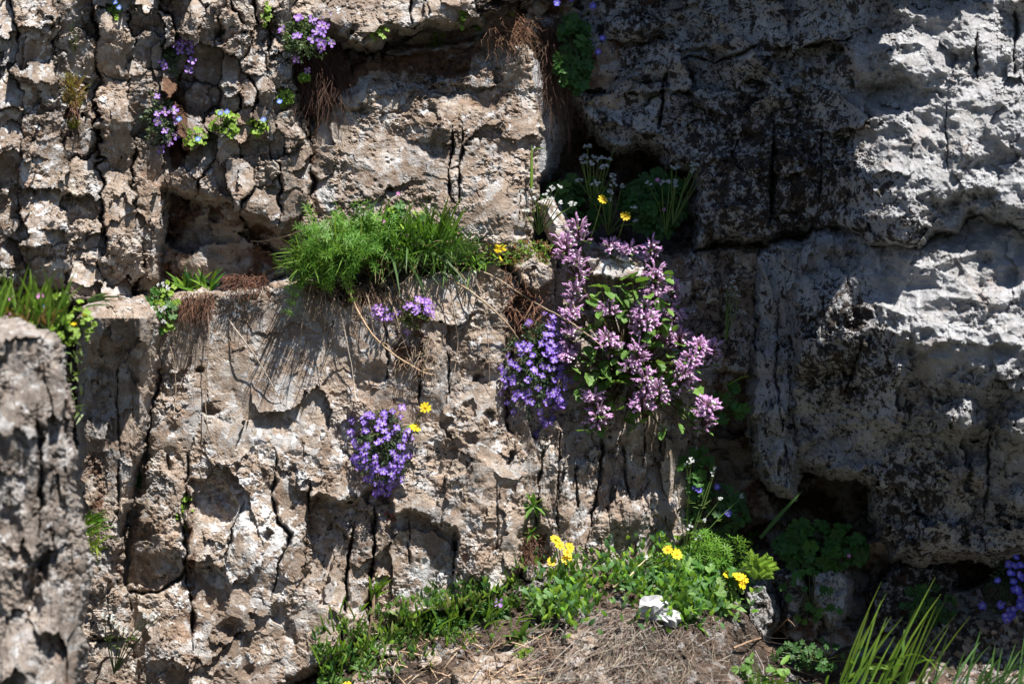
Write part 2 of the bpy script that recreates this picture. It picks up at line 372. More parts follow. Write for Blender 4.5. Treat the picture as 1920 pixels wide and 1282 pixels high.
    off = rn.uniform(-13, 13, n); tx = rn.uniform(-0.42, 0.35, n); ty = rn.uniform(-0.45, 0.62, n)
    for c, (b0, ys, sl) in enumerate(colsplit): off[b0:b0 + len(ys) - 1] += (14 if c % 2 else -11) + rn.uniform(-6, 6)
    for i, (sx, sy) in enumerate(SD):
        if (sx, sy) in ((384, 122), (386, 196)): off[i] = -38; tx[i] = 0; ty[i] = -0.1
        if (sx, sy) in ((340, 90), (332, 300)): off[i] = -34
        if (sx, sy) == (160, 252): off[i] = 26; ty[i] = 0.45
        if (sx, sy) in ((302, 52), (350, 54), (402, 38), (450, 80), (432, 42)): off[i] = 24; ty[i] = -0.3
    H = base + off[ID] + tx[ID] * (X - SD[ID, 0]) + ty[ID] * (Y - SD[ID, 1])
    H += relief(X, Y, 40, big=9, fac=0.8, fs=(56, 70), pit=0.25, ps=13, fine=1.7, ver=1.2)
    smooth = (ID == int(np.argmin(np.hypot(SD[:, 0] - 384, SD[:, 1] - 122))))
    H = np.where(smooth, base - 40 + 6 * fbm(X / 60, Y / 60, 3, 90), H)
    ee = np.minimum(e, out); R = 5.0; t = np.clip(1 - ee / R, 0, 1); H -= np.minimum(R * 1.2, np.where(e < out, gd * 0.5 * gapn, 99)) * (1 - np.sqrt(np.clip(1 - t * t, 0, 1)))
    H -= gd * gapn * np.exp(-(e / (gw * (0.5 + 0.6 * gapn))) ** 2)
    H = np.where(out < 0, H + np.clip(out, -40, 0) * 4, H)
    cellout = np.maximum(np.maximum(out[:-1, :-1], out[1:, 1:]), np.maximum(out[1:, :-1], out[:-1, 1:])) > -14
    sub = HTOP[js, is_]; ok = out > -2; sub[ok] = np.maximum(sub[ok], H[ok])
    root = bpy.data.objects.new('shattered_rock', None); root.location = W(300, 560, 60); COL.objects.link(root)
    tag(root, 'tall shattered pale limestone outcrop of many upright stones at upper left', 'rock')
    dirt = 0.55 * sstep(-30, 30, sdf([(150, 120), (190, 110), (200, 240), (130, 240), (120, 160)], ex, ey))
    dirt = np.maximum(dirt, 0.85 * sstep(-12, 12, sdf([(300, 150), (345, 130), (360, 300), (320, 320)], ex, ey)))
    dirt = np.maximum(dirt, 0.45 * sstep(-12, 12, sdf([(320, 325), (420, 330), (520, 380), (520, 430), (300, 360)], ex, ey)))
    blk = 0.28 + 0.4 * sstep(-60, 60, sdf([(430, -100), (560, -100), (560, 170), (480, 130)], ex, ey))
    A = dict(wht=0.48 + 0.20 * sstep(270, 40, X), blk=blk, dirt=dirt)
    for i in range(n):
        m = (ID == i); c = (m[:-1, :-1] | m[1:, 1:] | m[1:, :-1] | m[:-1, 1:]) & cellout
        for c in islands(c):
            jj = np.where(c.any(1))[0]; ii = np.where(c.any(0))[0]; a = slice(jj[0], jj[-1] + 2); b = slice(ii[0], ii[-1] + 2)
            o = grid_mesh('stone', X[a, b], Y[a, b], H[a, b], c[jj[0]:jj[-1] + 1, ii[0]:ii[-1] + 1], M_WARM if SD[i, 0] < 240 else M_TAN,
                          {k: np.broadcast_to(v, X.shape)[a, b] for k, v in A.items()}, parent=root, org=(300, 560, 60))
make_shattered()

# ------------------------------------------------------------------ the other rocks
build_rock('ledge_rock', [(548, -420), (1040, -420), (1030, -60), (985, -10), (955, 8), (925, 22), (890, 30), (850, 42), (800, 38), (765, 52), (735, 48), (705, 76), (682, 84), (650, 72), (618, 50), (590, 38), (560, 42), (545, 20)],
    lambda X, Y: 80 + 0.25 * (Y - 20) + relief(X, Y, 61, big=14, fac=1.2, fs=(80, 60), pit=0.3),
    M_TAN, 'rough pale limestone ledge jutting out along the top, left of centre', edge=12,
    feats=[groove([(772, -10), (770, 30), (776, 52)], 3, 26), groove([(800, 5), (806, 40)], 2, 12), bump(640, 30, 60, 40, 16), bump(840, 10, 70, 34, 18)],
    blks=[(0.8, [(880, -60), (1030, -60), (990, 20), (880, 40)], 20), (0.55, [(540, -20), (640, -20), (620, 60), (540, 40)], 20)], wht=0.5)

build_rock('upper_wall_rock', [(578, 470), (562, 420), (592, 350), (582, 300), (586, 240), (604, 205), (640, 150), (690, 112), (760, 96), (850, 84), (920, 70), (975, 78), (992, 100), (998, 170), (1010, 230), (1000, 300), (992, 380), (986, 440), (988, 475)],
    lambda X, Y: 26 + 0.07 * (Y - 100) + relief(X, Y, 83, big=9, fac=0.8, fs=(120, 90), pit=0.8, ps=15, fine=3.2) + interp(X, [(570, -10), (620, 0), (940, 4), (985, -12)]),
    M_WARM, 'broad pitted pale limestone face above the long green grass tuft', edge=16, wht=0.52, blk=0.33,
    feats=[step([(690, 150), (760, 150), (850, 158), (905, 165), (900, 175), (830, 176), (820, 168), (700, 168)], -13, 3),
           step([(590, 60), (940, 60), (900, 140), (700, 155), (640, 180)], -16, 6),
           groove([(848, 234), (850, 262), (846, 300), (842, 340), (844, 370), (856, 388)], 3.2, 26), groove([(866, 236), (868, 262), (862, 300), (860, 340), (863, 370), (858, 388)], 3.4, 26),
           groove([(848, 318), (862, 312)], 2.5, 12), bump(870, 122, 26, 20, 16), bump(680, 215, 22, 10, -13), bump(800, 275, 26, 22, -10), bump(960, 120, 30, 36, 14),
           groove([(975, 320), (972, 420)], 2.2, 9)],
    dirts=[(0.75, [(640, 110), (920, 75), (880, 150), (800, 150), (700, 140), (600, 220)], 16), (0.6, [(560, 200), (610, 190), (600, 330), (570, 300)], 14), (0.5, [(940, 60), (1000, 70), (1000, 180), (960, 160)], 14)],
    blks=[(0.62, [(700, 130), (900, 120), (900, 200), (720, 190)], 26), (0.5, [(760, 260), (860, 260), (860, 360), (760, 340)], 26)])

build_rock('side_slab', [(985, 90), (1012, 120), (1024, 180), (1046, 215), (1044, 260), (1030, 312), (1008, 330), (990, 300)],
    lambda X, Y: -22 - 0.9 * (X - 1000) + relief(X, Y, 97, big=5, fac=0.5, ver=3), M_GREY, 'narrow grey slab along the right edge of the pitted face, beside the dark recess', edge=8, blk=0.5)

build_rock('front_wall_rock', [(286, 640), (300, 575), (345, 560), (430, 552), (540, 535), (610, 525), (700, 535), (860, 512), (935, 488), (960, 520), (975, 545), (948, 590), (950, 700), (945, 800), (990, 850), (985, 960), (972, 1010), (975, 1060), (940, 1105), (850, 1135),
    (740, 1165), (660, 1205), (640, 1225), (560, 1262), (500, 1290), (380, 1320), (236, 1330), (244, 1140), (240, 1110), (248, 1060), (268, 930), (288, 800), (298, 700)],
    lambda X, Y: 62 + 0.05 * (Y - 600) + (1 - 0.62 * sstep(-40, 40, sdf([(330, 560), (690, 560), (660, 770), (360, 780)], X, Y))) * relief(X, Y, 117, big=10, fac=0.72, fs=(120, 150), pit=0.42, ps=17, fine=2.1, ver=0.8)
        + sstep(640, 760, X) * (4 * scallop(X, Y, 40, 48, 119)) + interp(X, [(236, -46), (300, -4), (330, 0), (900, 0), (985, -22)]),
    M_WARM, 'large sunlit limestone face hung with purple cushion flowers, below the grass tuft', edge=13, wht=0.55, blk=0.33,
    feats=[groove([(228, 1112), (300, 1108), (340, 1080), (350, 1060)], 7, 34), groove([(362, 820), (350, 900), (344, 950), (348, 1010), (352, 1100), (362, 1150), (358, 1230)], 5, 30),
           groove([(512, 838), (518, 880), (512, 930), (520, 975), (545, 1000), (536, 1030), (518, 1070), (508, 1128)], 5, 32), groove([(460, 940), (440, 980), (428, 1020), (420, 1066)], 3.5, 22),
           groove([(580, 900), (578, 960), (570, 1070)], 4, 24), step([(582, 940), (600, 930), (640, 945), (690, 930), (700, 905), (730, 915), (740, 960), (770, 958), (800, 975), (858, 998), (852, 1062), (846, 1120), (780, 1140), (660, 1150), (600, 1130), (572, 1080)], -40, 5),
           groove([(660, 985), (652, 1080), (640, 1220)], 6, 40), groove([(704, 950), (700, 1040), (690, 1180)], 7, 40), groove([(768, 975), (766, 1060)], 2.5, 14), groove([(852, 1000), (852, 1120)], 6, 26),
           step([(356, 900), (400, 905), (432, 915), (446, 950), (430, 980), (385, 975), (352, 950)], -26, 4), step([(358, 1060), (420, 1068), (430, 1130), (400, 1160), (356, 1130)], -24, 5),
           step([(232, 1040), (300, 1040), (340, 1066), (300, 1105), (230, 1100)], -16, 5), bump(505, 1002, 12, 13, -28), bump(372, 690, 9, 10, -18), bump(390, 768, 18, 12, -24), bump(320, 735, 22, 14, -14),
           bump(320, 870, 8, 16, -20), bump(278, 1000, 16, 14, -16), bump(302, 715, 16, 40, -20, 30), bump(490, 1020, 70, 90, 14), bump(300, 1210, 60, 50, 18), bump(430, 1180, 26, 26, -24), bump(520, 1150, 22, 20, -18), bump(545, 1190, 16, 30, -16),
           groove([(792, 640), (788, 700), (786, 760)], 5, 26), groove([(720, 600), (728, 680), (724, 720)], 4, 18), step([(600, 560), (740, 580), (730, 720), (690, 730), (680, 690), (620, 640)], 8, 8), bump(705, 700, 24, 26, -18),
           bump(920, 776, 9, 10, -26), bump(882, 768, 14, 16, -12), bump(882, 822, 20, 9, -18), bump(894, 712, 12, 14, -16), bump(955, 860, 8, 17, -28), bump(840, 860, 46, 40, -12), groove([(842, 660), (844, 740)], 3, 14),
           bump(670, 770, 18, 30, 8), bump(680, 850, 50, 60, -12), bump(730, 920, 26, 22, -22), bump(900, 1060, 30, 44, 22), bump(915, 960, 50, 60, 12), groove([(930, 900), (934, 1000), (920, 1080)], 3, 10),
           groove([(950, 590), (946, 720), (955, 830)], 5, 18), bump(640, 800, 26, 50, -10)],
    dirts=[(0.72, [(560, 520), (740, 530), (720, 590), (640, 575), (560, 560)], 14), (0.62, [(740, 560), (800, 540), (830, 640), (790, 720), (720, 700)], 16), (0.6, [(340, 850), (372, 850), (370, 1200), (345, 1200)], 8), (0.6, [(930, 470), (1010, 500), (980, 640), (940, 600)], 14),
           (0.55, [(640, 930), (740, 920), (740, 1190), (640, 1200)], 16), (0.5, [(960, 1000), (1000, 1000), (990, 1090), (950, 1090)], 12), (0.45, [(400, 520), (520, 520), (500, 580), (420, 570)], 12)],
    whts=[(0.82, [(400, 920), (560, 930), (540, 1110), (430, 1110)], 40), (0.72, [(420, 780), (660, 790), (640, 920), (420, 900)], 40), (0.8, [(770, 1030), (860, 1040), (850, 1140), (740, 1150)], 16)],
    blks=[(0.66, [(780, 830), (900, 830), (900, 920), (760, 920)], 24), (0.58, [(570, 940), (740, 940), (700, 1120), (570, 1100)], 24)])

build_rock('shaded_wall_rock', [(948, 585), (975, 545), (1000, 505), (1050, 478), (1100, 470), (1200, 480), (1260, 486), (1330, 470), (1420, 470), (1416, 640), (1400, 700), (1340, 690), (1322, 800), (1300, 900), (1290, 1000), (1210, 1050), (1060, 1090), (985, 1085), (975, 1000), (985, 900), (962, 830), (950, 780)],
    lambda X, Y: interp(X, [(950, 30), (1060, 46), (1150, 30), (1300, -12), (1420, -30)]) + 0.05 * (Y - 700) + relief(X, Y, 131, big=10, fac=0.9, fs=(50, 120), pit=0.3, ver=2.2),
    M_TAN, 'fissured limestone face in half shade behind and below the pink flowering clump', edge=14, wht=0.5, blk=0.52,
    feats=[groove([(1022, 830), (1012, 900), (1000, 1010)], 4, 24), groove([(1130, 812), (1124, 900), (1108, 1000)], 6, 30), groove([(1082, 860), (1080, 960)], 4, 18), groove([(1166, 830), (1172, 880), (1182, 940)], 5, 20), groove([(1210, 800), (1206, 880)], 4, 18),
           groove([(1236, 800), (1240, 850)], 3, 14), bump(1180, 965, 40, 50, 26), bump(1140, 980, 26, 30, 16), bump(1050, 900, 24, 60, 12), groove([(1050, 800), (1046, 1000)], 4, 16), bump(1010, 1020, 26, 44, -26),
           bump(1000, 580, 40, 50, -22), groove([(1350, 500), (1354, 640)], 4, 14), bump(1330, 540, 40, 40, 12), groove([(1180, 940), (1200, 930), (1220, 900)], 2.5, 10)],
    dirts=[(0.7, [(940, 500), (1020, 500), (1020, 720), (950, 700)], 16), (0.7, [(975, 990), (1030, 990), (1020, 1070), (975, 1060)], 14), (0.6, [(1100, 400), (1300, 400), (1300, 500), (1100, 490)], 16)],
    whts=[(0.8, [(1160, 560), (1300, 500), (1330, 580), (1200, 640)], 30), (0.72, [(1060, 860), (1120, 860), (1100, 1010), (1060, 1000)], 12)], blks=[(0.66, [(1290, 480), (1420, 470), (1400, 700), (1300, 680)], 24)])

def h_upper_right(X, Y):
    b = interp(X, [(1000, -90), (1100, -60), (1200, -30), (1330, 10), (1480, 55), (1620, 120), (1760, 175), (1920, 215), (2300, 270)])
    lit = sstep(1540, 1680, X)
    b = b - 0.10 * (Y - 200) * sstep(1300, 1500, X) * (1 - lit) + 0.32 * (np.clip(Y, -60, 420) - 230) * lit - 0.7 * np.clip(-10 - Y, 0, 400) * sstep(1480, 1620, X)
    return b + relief(X, Y, 151, big=20, fac=1.5 - 0.8 * lit, fs=(100, 80), pit=0.5, ps=18, fine=3.6) + lit * (44 * scallop(X, Y, 120, 80, 157) + 22 * scallop(X, Y, 46, 40, 158) + 9 * scallop(X, Y, 19, 17, 159)) + (1 - lit) * 7 * ridged(X / 60, Y / 60, 3, 163)
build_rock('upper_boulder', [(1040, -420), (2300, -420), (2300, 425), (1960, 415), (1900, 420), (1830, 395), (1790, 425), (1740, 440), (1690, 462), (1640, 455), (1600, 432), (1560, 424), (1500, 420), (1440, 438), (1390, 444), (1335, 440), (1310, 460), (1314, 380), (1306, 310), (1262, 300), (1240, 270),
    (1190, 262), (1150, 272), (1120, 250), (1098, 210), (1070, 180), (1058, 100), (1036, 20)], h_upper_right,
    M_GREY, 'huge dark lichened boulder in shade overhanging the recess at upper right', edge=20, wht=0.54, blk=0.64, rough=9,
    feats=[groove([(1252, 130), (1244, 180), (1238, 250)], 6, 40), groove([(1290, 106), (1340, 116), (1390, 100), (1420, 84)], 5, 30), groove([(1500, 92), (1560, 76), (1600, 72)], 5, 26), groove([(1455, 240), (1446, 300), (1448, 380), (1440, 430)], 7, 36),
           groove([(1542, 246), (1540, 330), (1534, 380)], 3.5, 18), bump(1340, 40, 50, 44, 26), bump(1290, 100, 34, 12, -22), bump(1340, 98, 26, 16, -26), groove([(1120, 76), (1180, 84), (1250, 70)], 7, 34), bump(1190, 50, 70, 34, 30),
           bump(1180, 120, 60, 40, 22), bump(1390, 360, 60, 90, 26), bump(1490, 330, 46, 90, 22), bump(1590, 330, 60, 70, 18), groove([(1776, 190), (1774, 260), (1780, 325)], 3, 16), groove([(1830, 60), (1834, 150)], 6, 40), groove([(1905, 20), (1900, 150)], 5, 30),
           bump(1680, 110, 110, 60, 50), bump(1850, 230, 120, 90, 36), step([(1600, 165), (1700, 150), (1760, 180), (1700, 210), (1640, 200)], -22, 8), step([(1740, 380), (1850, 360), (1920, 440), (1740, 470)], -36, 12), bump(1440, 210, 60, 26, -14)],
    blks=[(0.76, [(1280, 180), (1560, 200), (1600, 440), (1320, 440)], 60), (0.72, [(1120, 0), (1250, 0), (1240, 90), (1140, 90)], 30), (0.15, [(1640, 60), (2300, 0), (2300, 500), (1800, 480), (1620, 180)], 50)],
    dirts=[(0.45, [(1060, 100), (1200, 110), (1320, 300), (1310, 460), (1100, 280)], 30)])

def h_lower_right(X, Y):
    b = interp(X, [(1480, 70), (1540, 110), (1640, 170), (1740, 215), (1920, 255), (2300, 300)])
    Yw = Y + 46 * fbm(X / 130, Y / 200, 3, 188) - 0.10 * (X - 1760)
    v = interp(Yw, [(430, -80), (470, -36), (540, -2), (640, 34), (690, 16), (760, -40), (900, -105), (1050, -180)])
    lit = sstep(720, 640, Y) * sstep(1560, 1640, X)
    return b + v + relief(X, Y, 171, big=16, fac=1.4 - 0.8 * lit, fs=(90, 100), pit=0.5, ps=17, fine=3.0) + lit * (46 * scallop(X, Y, 130, 70, 175) + 24 * scallop(X, Y, 52, 34, 177) + 9 * scallop(X, Y, 20, 16, 178)) + (1 - lit) * 6 * ridged(X / 55, Y / 70, 3, 183)
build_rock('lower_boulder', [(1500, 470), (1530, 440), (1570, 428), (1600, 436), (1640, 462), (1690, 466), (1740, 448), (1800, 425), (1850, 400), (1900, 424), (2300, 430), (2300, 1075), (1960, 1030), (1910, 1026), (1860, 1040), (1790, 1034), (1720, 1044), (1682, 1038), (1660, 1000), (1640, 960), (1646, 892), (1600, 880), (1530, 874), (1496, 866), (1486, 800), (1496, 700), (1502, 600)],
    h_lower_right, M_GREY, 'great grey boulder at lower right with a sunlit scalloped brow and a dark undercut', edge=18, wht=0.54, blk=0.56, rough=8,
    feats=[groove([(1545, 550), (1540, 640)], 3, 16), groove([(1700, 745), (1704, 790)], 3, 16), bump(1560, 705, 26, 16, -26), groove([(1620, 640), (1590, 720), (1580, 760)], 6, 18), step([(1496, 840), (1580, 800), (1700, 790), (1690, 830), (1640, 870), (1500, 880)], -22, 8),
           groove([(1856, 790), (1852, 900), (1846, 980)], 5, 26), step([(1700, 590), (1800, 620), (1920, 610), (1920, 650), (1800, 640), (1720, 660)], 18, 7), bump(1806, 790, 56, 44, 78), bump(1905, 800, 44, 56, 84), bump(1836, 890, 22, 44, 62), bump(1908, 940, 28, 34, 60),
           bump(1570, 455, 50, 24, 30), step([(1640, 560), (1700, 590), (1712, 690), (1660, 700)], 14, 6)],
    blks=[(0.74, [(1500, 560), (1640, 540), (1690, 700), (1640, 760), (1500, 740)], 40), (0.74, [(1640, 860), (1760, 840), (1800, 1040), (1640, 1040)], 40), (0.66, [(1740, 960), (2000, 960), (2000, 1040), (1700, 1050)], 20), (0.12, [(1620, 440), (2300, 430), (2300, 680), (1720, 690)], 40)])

build_rock('narrow_slab', [(1424, 480), (1446, 462), (1500, 462), (1506, 560), (1500, 690), (1490, 790), (1494, 860), (1480, 920), (1460, 910), (1430, 870), (1416, 800), (1420, 640)],
    lambda X, Y: 18 + 0.25 * (X - 1450) + relief(X, Y, 191, big=12, fac=1.2, fs=(36, 110), pit=0.2, ver=2.5), M_GREY, 'upright narrow slab of dark rock wedged between the two big right-hand rocks', edge=11, blk=0.58,
    feats=[bump(1465, 870, 22, 44, 30), groove([(1462, 560), (1456, 700), (1470, 800)], 4, 20)], whts=[(0.8, [(1450, 830), (1485, 830), (1480, 910), (1455, 900)], 8)])

build_rock('split_block', [(162, 590), (200, 574), (262, 572), (288, 592), (291, 640), (284, 700), (274, 760), (262, 820), (240, 900), (218, 1000), (208, 1110), (186, 1120), (160, 1100), (158, 900), (164, 740)],
    lambda X, Y: 176 + interp(X - 0.0 * Y, [(150, 0), (235, 6), (262, 8), (292, -46)]) + interp(Y, [(570, 6), (596, 34), (640, 8), (690, -34), (760, -50), (900, -66), (1110, -80)]) + relief(X, Y, 211, big=5, fac=0.8, fs=(40, 80), pit=0.2, ver=2.0),
    M_TAN, 'squared upright block with a flat sunlit top, wedged behind the near left boulder', edge=9, wht=0.35, blk=0.4,
    feats=[groove([(222, 680), (220, 760), (226, 860)], 2.5, 12), groove([(222, 860), (224, 980)], 4, 18)], dirts=[(0.6, [(160, 840), (210, 840), (200, 1000), (160, 1000)], 14)])

build_rock('corner_stone', [(166, 1112), (205, 1100), (232, 1116), (238, 1180), (236, 1290), (210, 1330), (160, 1330), (158, 1200)],
    lambda X, Y: 86 + relief(X, Y, 221, big=6, fac=1.2, fs=(36, 40), pit=0.2), M_TAN, 'small reddish-brown stones in the bottom left corner between boulder and face', edge=8, dirt=0.35,
    feats=[groove([(160, 1196), (236, 1200)], 5, 18), groove([(200, 1110), (206, 1196)], 3, 10)])

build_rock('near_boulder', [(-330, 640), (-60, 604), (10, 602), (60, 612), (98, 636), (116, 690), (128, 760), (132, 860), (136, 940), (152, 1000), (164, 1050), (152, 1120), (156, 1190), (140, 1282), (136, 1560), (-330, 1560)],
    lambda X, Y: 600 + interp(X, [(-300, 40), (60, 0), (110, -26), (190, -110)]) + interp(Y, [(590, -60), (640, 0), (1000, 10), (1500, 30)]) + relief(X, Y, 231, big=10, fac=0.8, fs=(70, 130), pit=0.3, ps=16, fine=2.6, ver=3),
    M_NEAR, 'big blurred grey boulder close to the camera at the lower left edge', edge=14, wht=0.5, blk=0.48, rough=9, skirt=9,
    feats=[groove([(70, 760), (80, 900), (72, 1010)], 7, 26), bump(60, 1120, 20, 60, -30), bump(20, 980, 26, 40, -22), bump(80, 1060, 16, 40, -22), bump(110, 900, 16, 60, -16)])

# ------------------------------------------------------------------ ground at the foot of the wall
BANK = [(-330, 1560), (-330, 1330), (520, 1300), (600, 1250), (700, 1188), (850, 1138), (960, 1092), (1010, 1062), (1100, 1042), (1300, 1036), (1360, 1084), (1392, 1140), (1440, 1216), (1560, 1225), (1680, 1190), (1760, 1120), (1860, 1095), (2300, 1090), (2300, 1560)]
def h_bank(X, Y):
    top = interp(X, [(-330, 1330), (520, 1300), (600, 1250), (700, 1188), (850, 1138), (960, 1092), (1100, 1042), (1300, 1036), (1360, 1084), (1440, 1216), (1560, 1225), (1680, 1190), (1760, 1120), (1860, 1095), (2300, 1090)])
    d = np.maximum(Y - top, -20)
    right = sstep(1420, 1520, X)
    return 30 - 70 * right + 1.25 * d * (1 - 0.25 * right) + 22 * fbm(X / 60, Y / 60, 4, 241) + 4 * fbm(X / 18, Y / 18, 4, 245, 0.6) + relief(X, Y, 247, big=4, fac=0.5, fs=(40, 40))
build_rock('ground', BANK, h_bank, M_SOIL, 'structure', edge=14, wht=0.0, blk=0.2, dirt=0.35, rough=9, skirt=22)

def surf(px, py):
    """distance in front of the wall plane of the rock at a photo pixel"""
    i = min(max(np.searchsorted(AX, px), 1), len(AX) - 2); j = min(max(np.searchsorted(AY, py), 1), len(AY) - 2)
    return float(np.median(HTOP[j - 1:j + 2, i - 1:i + 2]))

def small_rock(poly, h0, label, seed, slope=0.9, mat=M_WARM, **kw):
    cx = sum(p[0] for p in poly) / len(poly); cy = sum(p[1] for p in poly) / len(poly)
    h0 = surf(cx, cy) + 16 if h0 is None else h0
    build_rock('stone', poly, lambda X, Y: h0 + slope * (Y - cy) + relief(X, Y, seed, big=6, fac=0.8, fs=(40, 34), pit=0.4, fine=2.4), mat, label, edge=kw.pop('edge', 9), rough=5, **kw)
small_rock([(860, 1262), (900, 1236), (960, 1226), (1010, 1240), (1040, 1276), (1060, 1330), (860, 1330)], None, 'flat pale stone in the soil at the bottom edge, right of the ground herbs', 301)
small_rock([(660, 1272), (700, 1256), (752, 1262), (770, 1320), (650, 1320)], None, 'low pale stone at the bottom edge near the fallen yellow flower', 303)
small_rock([(636, 1232), (650, 1218), (664, 1236), (662, 1268), (640, 1262)], None, 'small upright tan stone at the foot of the sunlit face', 305, slope=0.2)
small_rock([(1060, 1190), (1100, 1180), (1120, 1210), (1090, 1250), (1056, 1240)], None, 'pale stone half buried under the dry straw', 306)
small_rock([(1086, 1262), (1130, 1250), (1150, 1290), (1120, 1320), (1080, 1310)], None, 'pale stone showing between straw stalks at the bottom edge', 319)
small_rock([(780, 1226), (812, 1216), (838, 1232), (820, 1252), (786, 1250)], None, 'small pale stone among scattered dry stalks below the ground herbs', 321)
small_rock([(700, 1212), (730, 1204), (752, 1214), (740, 1232), (708, 1232)], None, 'small tan stone at the lower rim of the sunlit face, between ground herbs', 323)
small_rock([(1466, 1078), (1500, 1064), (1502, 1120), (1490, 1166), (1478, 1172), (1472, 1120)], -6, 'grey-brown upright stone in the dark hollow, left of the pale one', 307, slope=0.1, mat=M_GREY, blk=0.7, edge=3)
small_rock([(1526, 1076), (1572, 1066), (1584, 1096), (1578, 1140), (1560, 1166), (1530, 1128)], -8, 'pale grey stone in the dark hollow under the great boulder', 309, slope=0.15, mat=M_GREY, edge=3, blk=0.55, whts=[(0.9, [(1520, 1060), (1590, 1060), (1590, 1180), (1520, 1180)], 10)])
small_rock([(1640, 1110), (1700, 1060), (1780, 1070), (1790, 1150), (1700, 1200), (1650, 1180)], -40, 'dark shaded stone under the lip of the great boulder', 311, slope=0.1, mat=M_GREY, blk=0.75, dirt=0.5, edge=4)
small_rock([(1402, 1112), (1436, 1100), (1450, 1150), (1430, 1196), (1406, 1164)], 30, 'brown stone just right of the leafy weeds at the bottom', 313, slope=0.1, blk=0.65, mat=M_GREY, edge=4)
small_rock([(968, 500), (1000, 484), (1034, 496), (1036, 520), (1008, 540), (980, 530)], 66, 'small angular pale stone on the ledge left of the pink clump', 315, slope=0.2)
small_rock([(1100, 486), (1150, 476), (1210, 490), (1204, 520), (1140, 520), (1104, 512)], 62, 'white stone under the upper pink flower heads', 317, slope=0.2, whts=[(0.8, [(1090, 470), (1220, 470), (1220, 530), (1090, 530)], 10)])

# ------------------------------------------------------------------ added unseen slab above the frame, outline shaped to shade recess and boulders
SLABPY = -190
SHADE = [(1028, -190, -20), (1028, 60, -20), (1040, 250, -20), (1062, 400, 20), (1120, 412, 80), (1285, 462, 84), (1282, 560, 90), (1325, 650, 105), (1372, 770, 90), (1380, 900, 60), (1400, 1060, 40), (1440, 1090, 30), 
         (1500, 900, 80), (1500, 760, 110), (1520, 640, 130), (1540, 540, 130), (1556, 450, 120), (1640, 400, 140), (1650, 320, 140), (1600, 290, 100), (1640, 200, 110), (1590, 130, 105), (1620, 62, 130), (1700, 40, 150), (1770, 60, 190), (1800, 20, 200), (1880, -20, 160), (1900, -190, 60)]
def make_shade_slab():
    pts = []; zb = (641 - SLABPY) * S
    for x, y, h in SHADE:
        P = W(x, y, surf(x, y) if x > 1580 and y > 0 else h); t = (zb - P.z) / SUN[2]; pts.append((P.x + SUN[0] * t, -(P.y + SUN[1] * t)))
    pts += [(pts[-1][0], -.07), (pts[0][0], -.07)]
    # refine and roughen outline
    out = []; rn = random.Random(4)
    for (ax, ay), (bx, by) in zip(pts, pts[1:] + pts[:1]):
        n = max(1, int(math.hypot(bx - ax, by - ay) / .03))
        for i in range(n): out.append((ax + (bx - ax) * i / n + rn.uniform(-.004, .004), ay + (by - ay) * i / n + rn.uniform(-.004, .004)))
    import bmesh
    bm = bmesh.new(); cx = sum(p[0] for p in out) / len(out)
    lo = [bm.verts.new((x, -h, zb)) for x, h in out]
    hi = [bm.verts.new((x, -h, zb + (22 + rn.uniform(0, 8)) * S)) for x, h in out]
    bm.faces.new(lo); bm.faces.new(hi[::-1])
    for i in range(len(lo)): j = (i + 1) % len(lo); bm.faces.new((lo[i], hi[i], hi[j], lo[j]))
    bmesh.ops.triangulate(bm, faces=[f for f in bm.faces if len(f.verts) > 4]); bmesh.ops.recalc_face_normals(bm, faces=bm.faces)
    me = bpy.data.meshes.new('added_shade_slab'); bm.to_mesh(me); bm.free(); me.materials.append(M_GREY)
    o = bpy.data.objects.new('added_shade_slab', me); COL.objects.link(o)
    tag(o, 'unseen slab added above the picture, shaped to shade the recess', 'rock')
make_shade_slab()
M_TURF = rock_mat('turf', (0.035, 0.05, 0.02), (0.05, 0.045, 0.025), (0.03, 0.06, 0.02), bump=1.6, orange=0.1)
# level ground between wall and camera, below the frame
def make_floor():
    n = 40; xs = np.linspace(-6, 6, n); ys = np.linspace(-10, -0.35, n); vs_ = []; fs = []
    for j in range(n):
        for i in range(n): vs_.append((xs[i], ys[j], -1.02 + 0.05 * math.sin(i * 1.7 + j) + 0.04 * math.cos(j * 2.1)))
    for j in range(n - 1):
        for i in range(n - 1): a = j * n + i; fs.append((a, a + 1, a + n + 1, a + n))
    me = bpy.data.meshes.new('path'); me.from_pydata(vs_, [], fs); me.materials.append(M_TURF)
    o = bpy.data.objects.new('path', me); COL.objects.link(o); tag(o, kind='structure')
make_floor()
# unseen bank added behind the camera to block low sky light
def make_sky_blocker():
    n = 50; vs_ = []; fs = []; rn = random.Random(8)
    for j in range(20):
        for i in range(n):
            x = -9 + 18 * i / (n - 1); t = j / 19
            vs_.append((x, -6.2 - 2.6 * t + 0.05 * x * x * 0.6 + rn.uniform(-.25, .25), -1.1 + 3.4 * t + rn.uniform(-.2, .2)))
    for j in range(19):
        for i in range(n - 1): a = j * n + i; fs.append((a, a + 1, a + n + 1, a + n))
    me = bpy.data.meshes.new('added_sky_blocker'); me.from_pydata(vs_, [], fs); me.materials.append(M_TURF)
    o = bpy.data.objects.new('added_sky_blocker', me); COL.objects.link(o); tag(o, kind='structure')
make_sky_blocker()

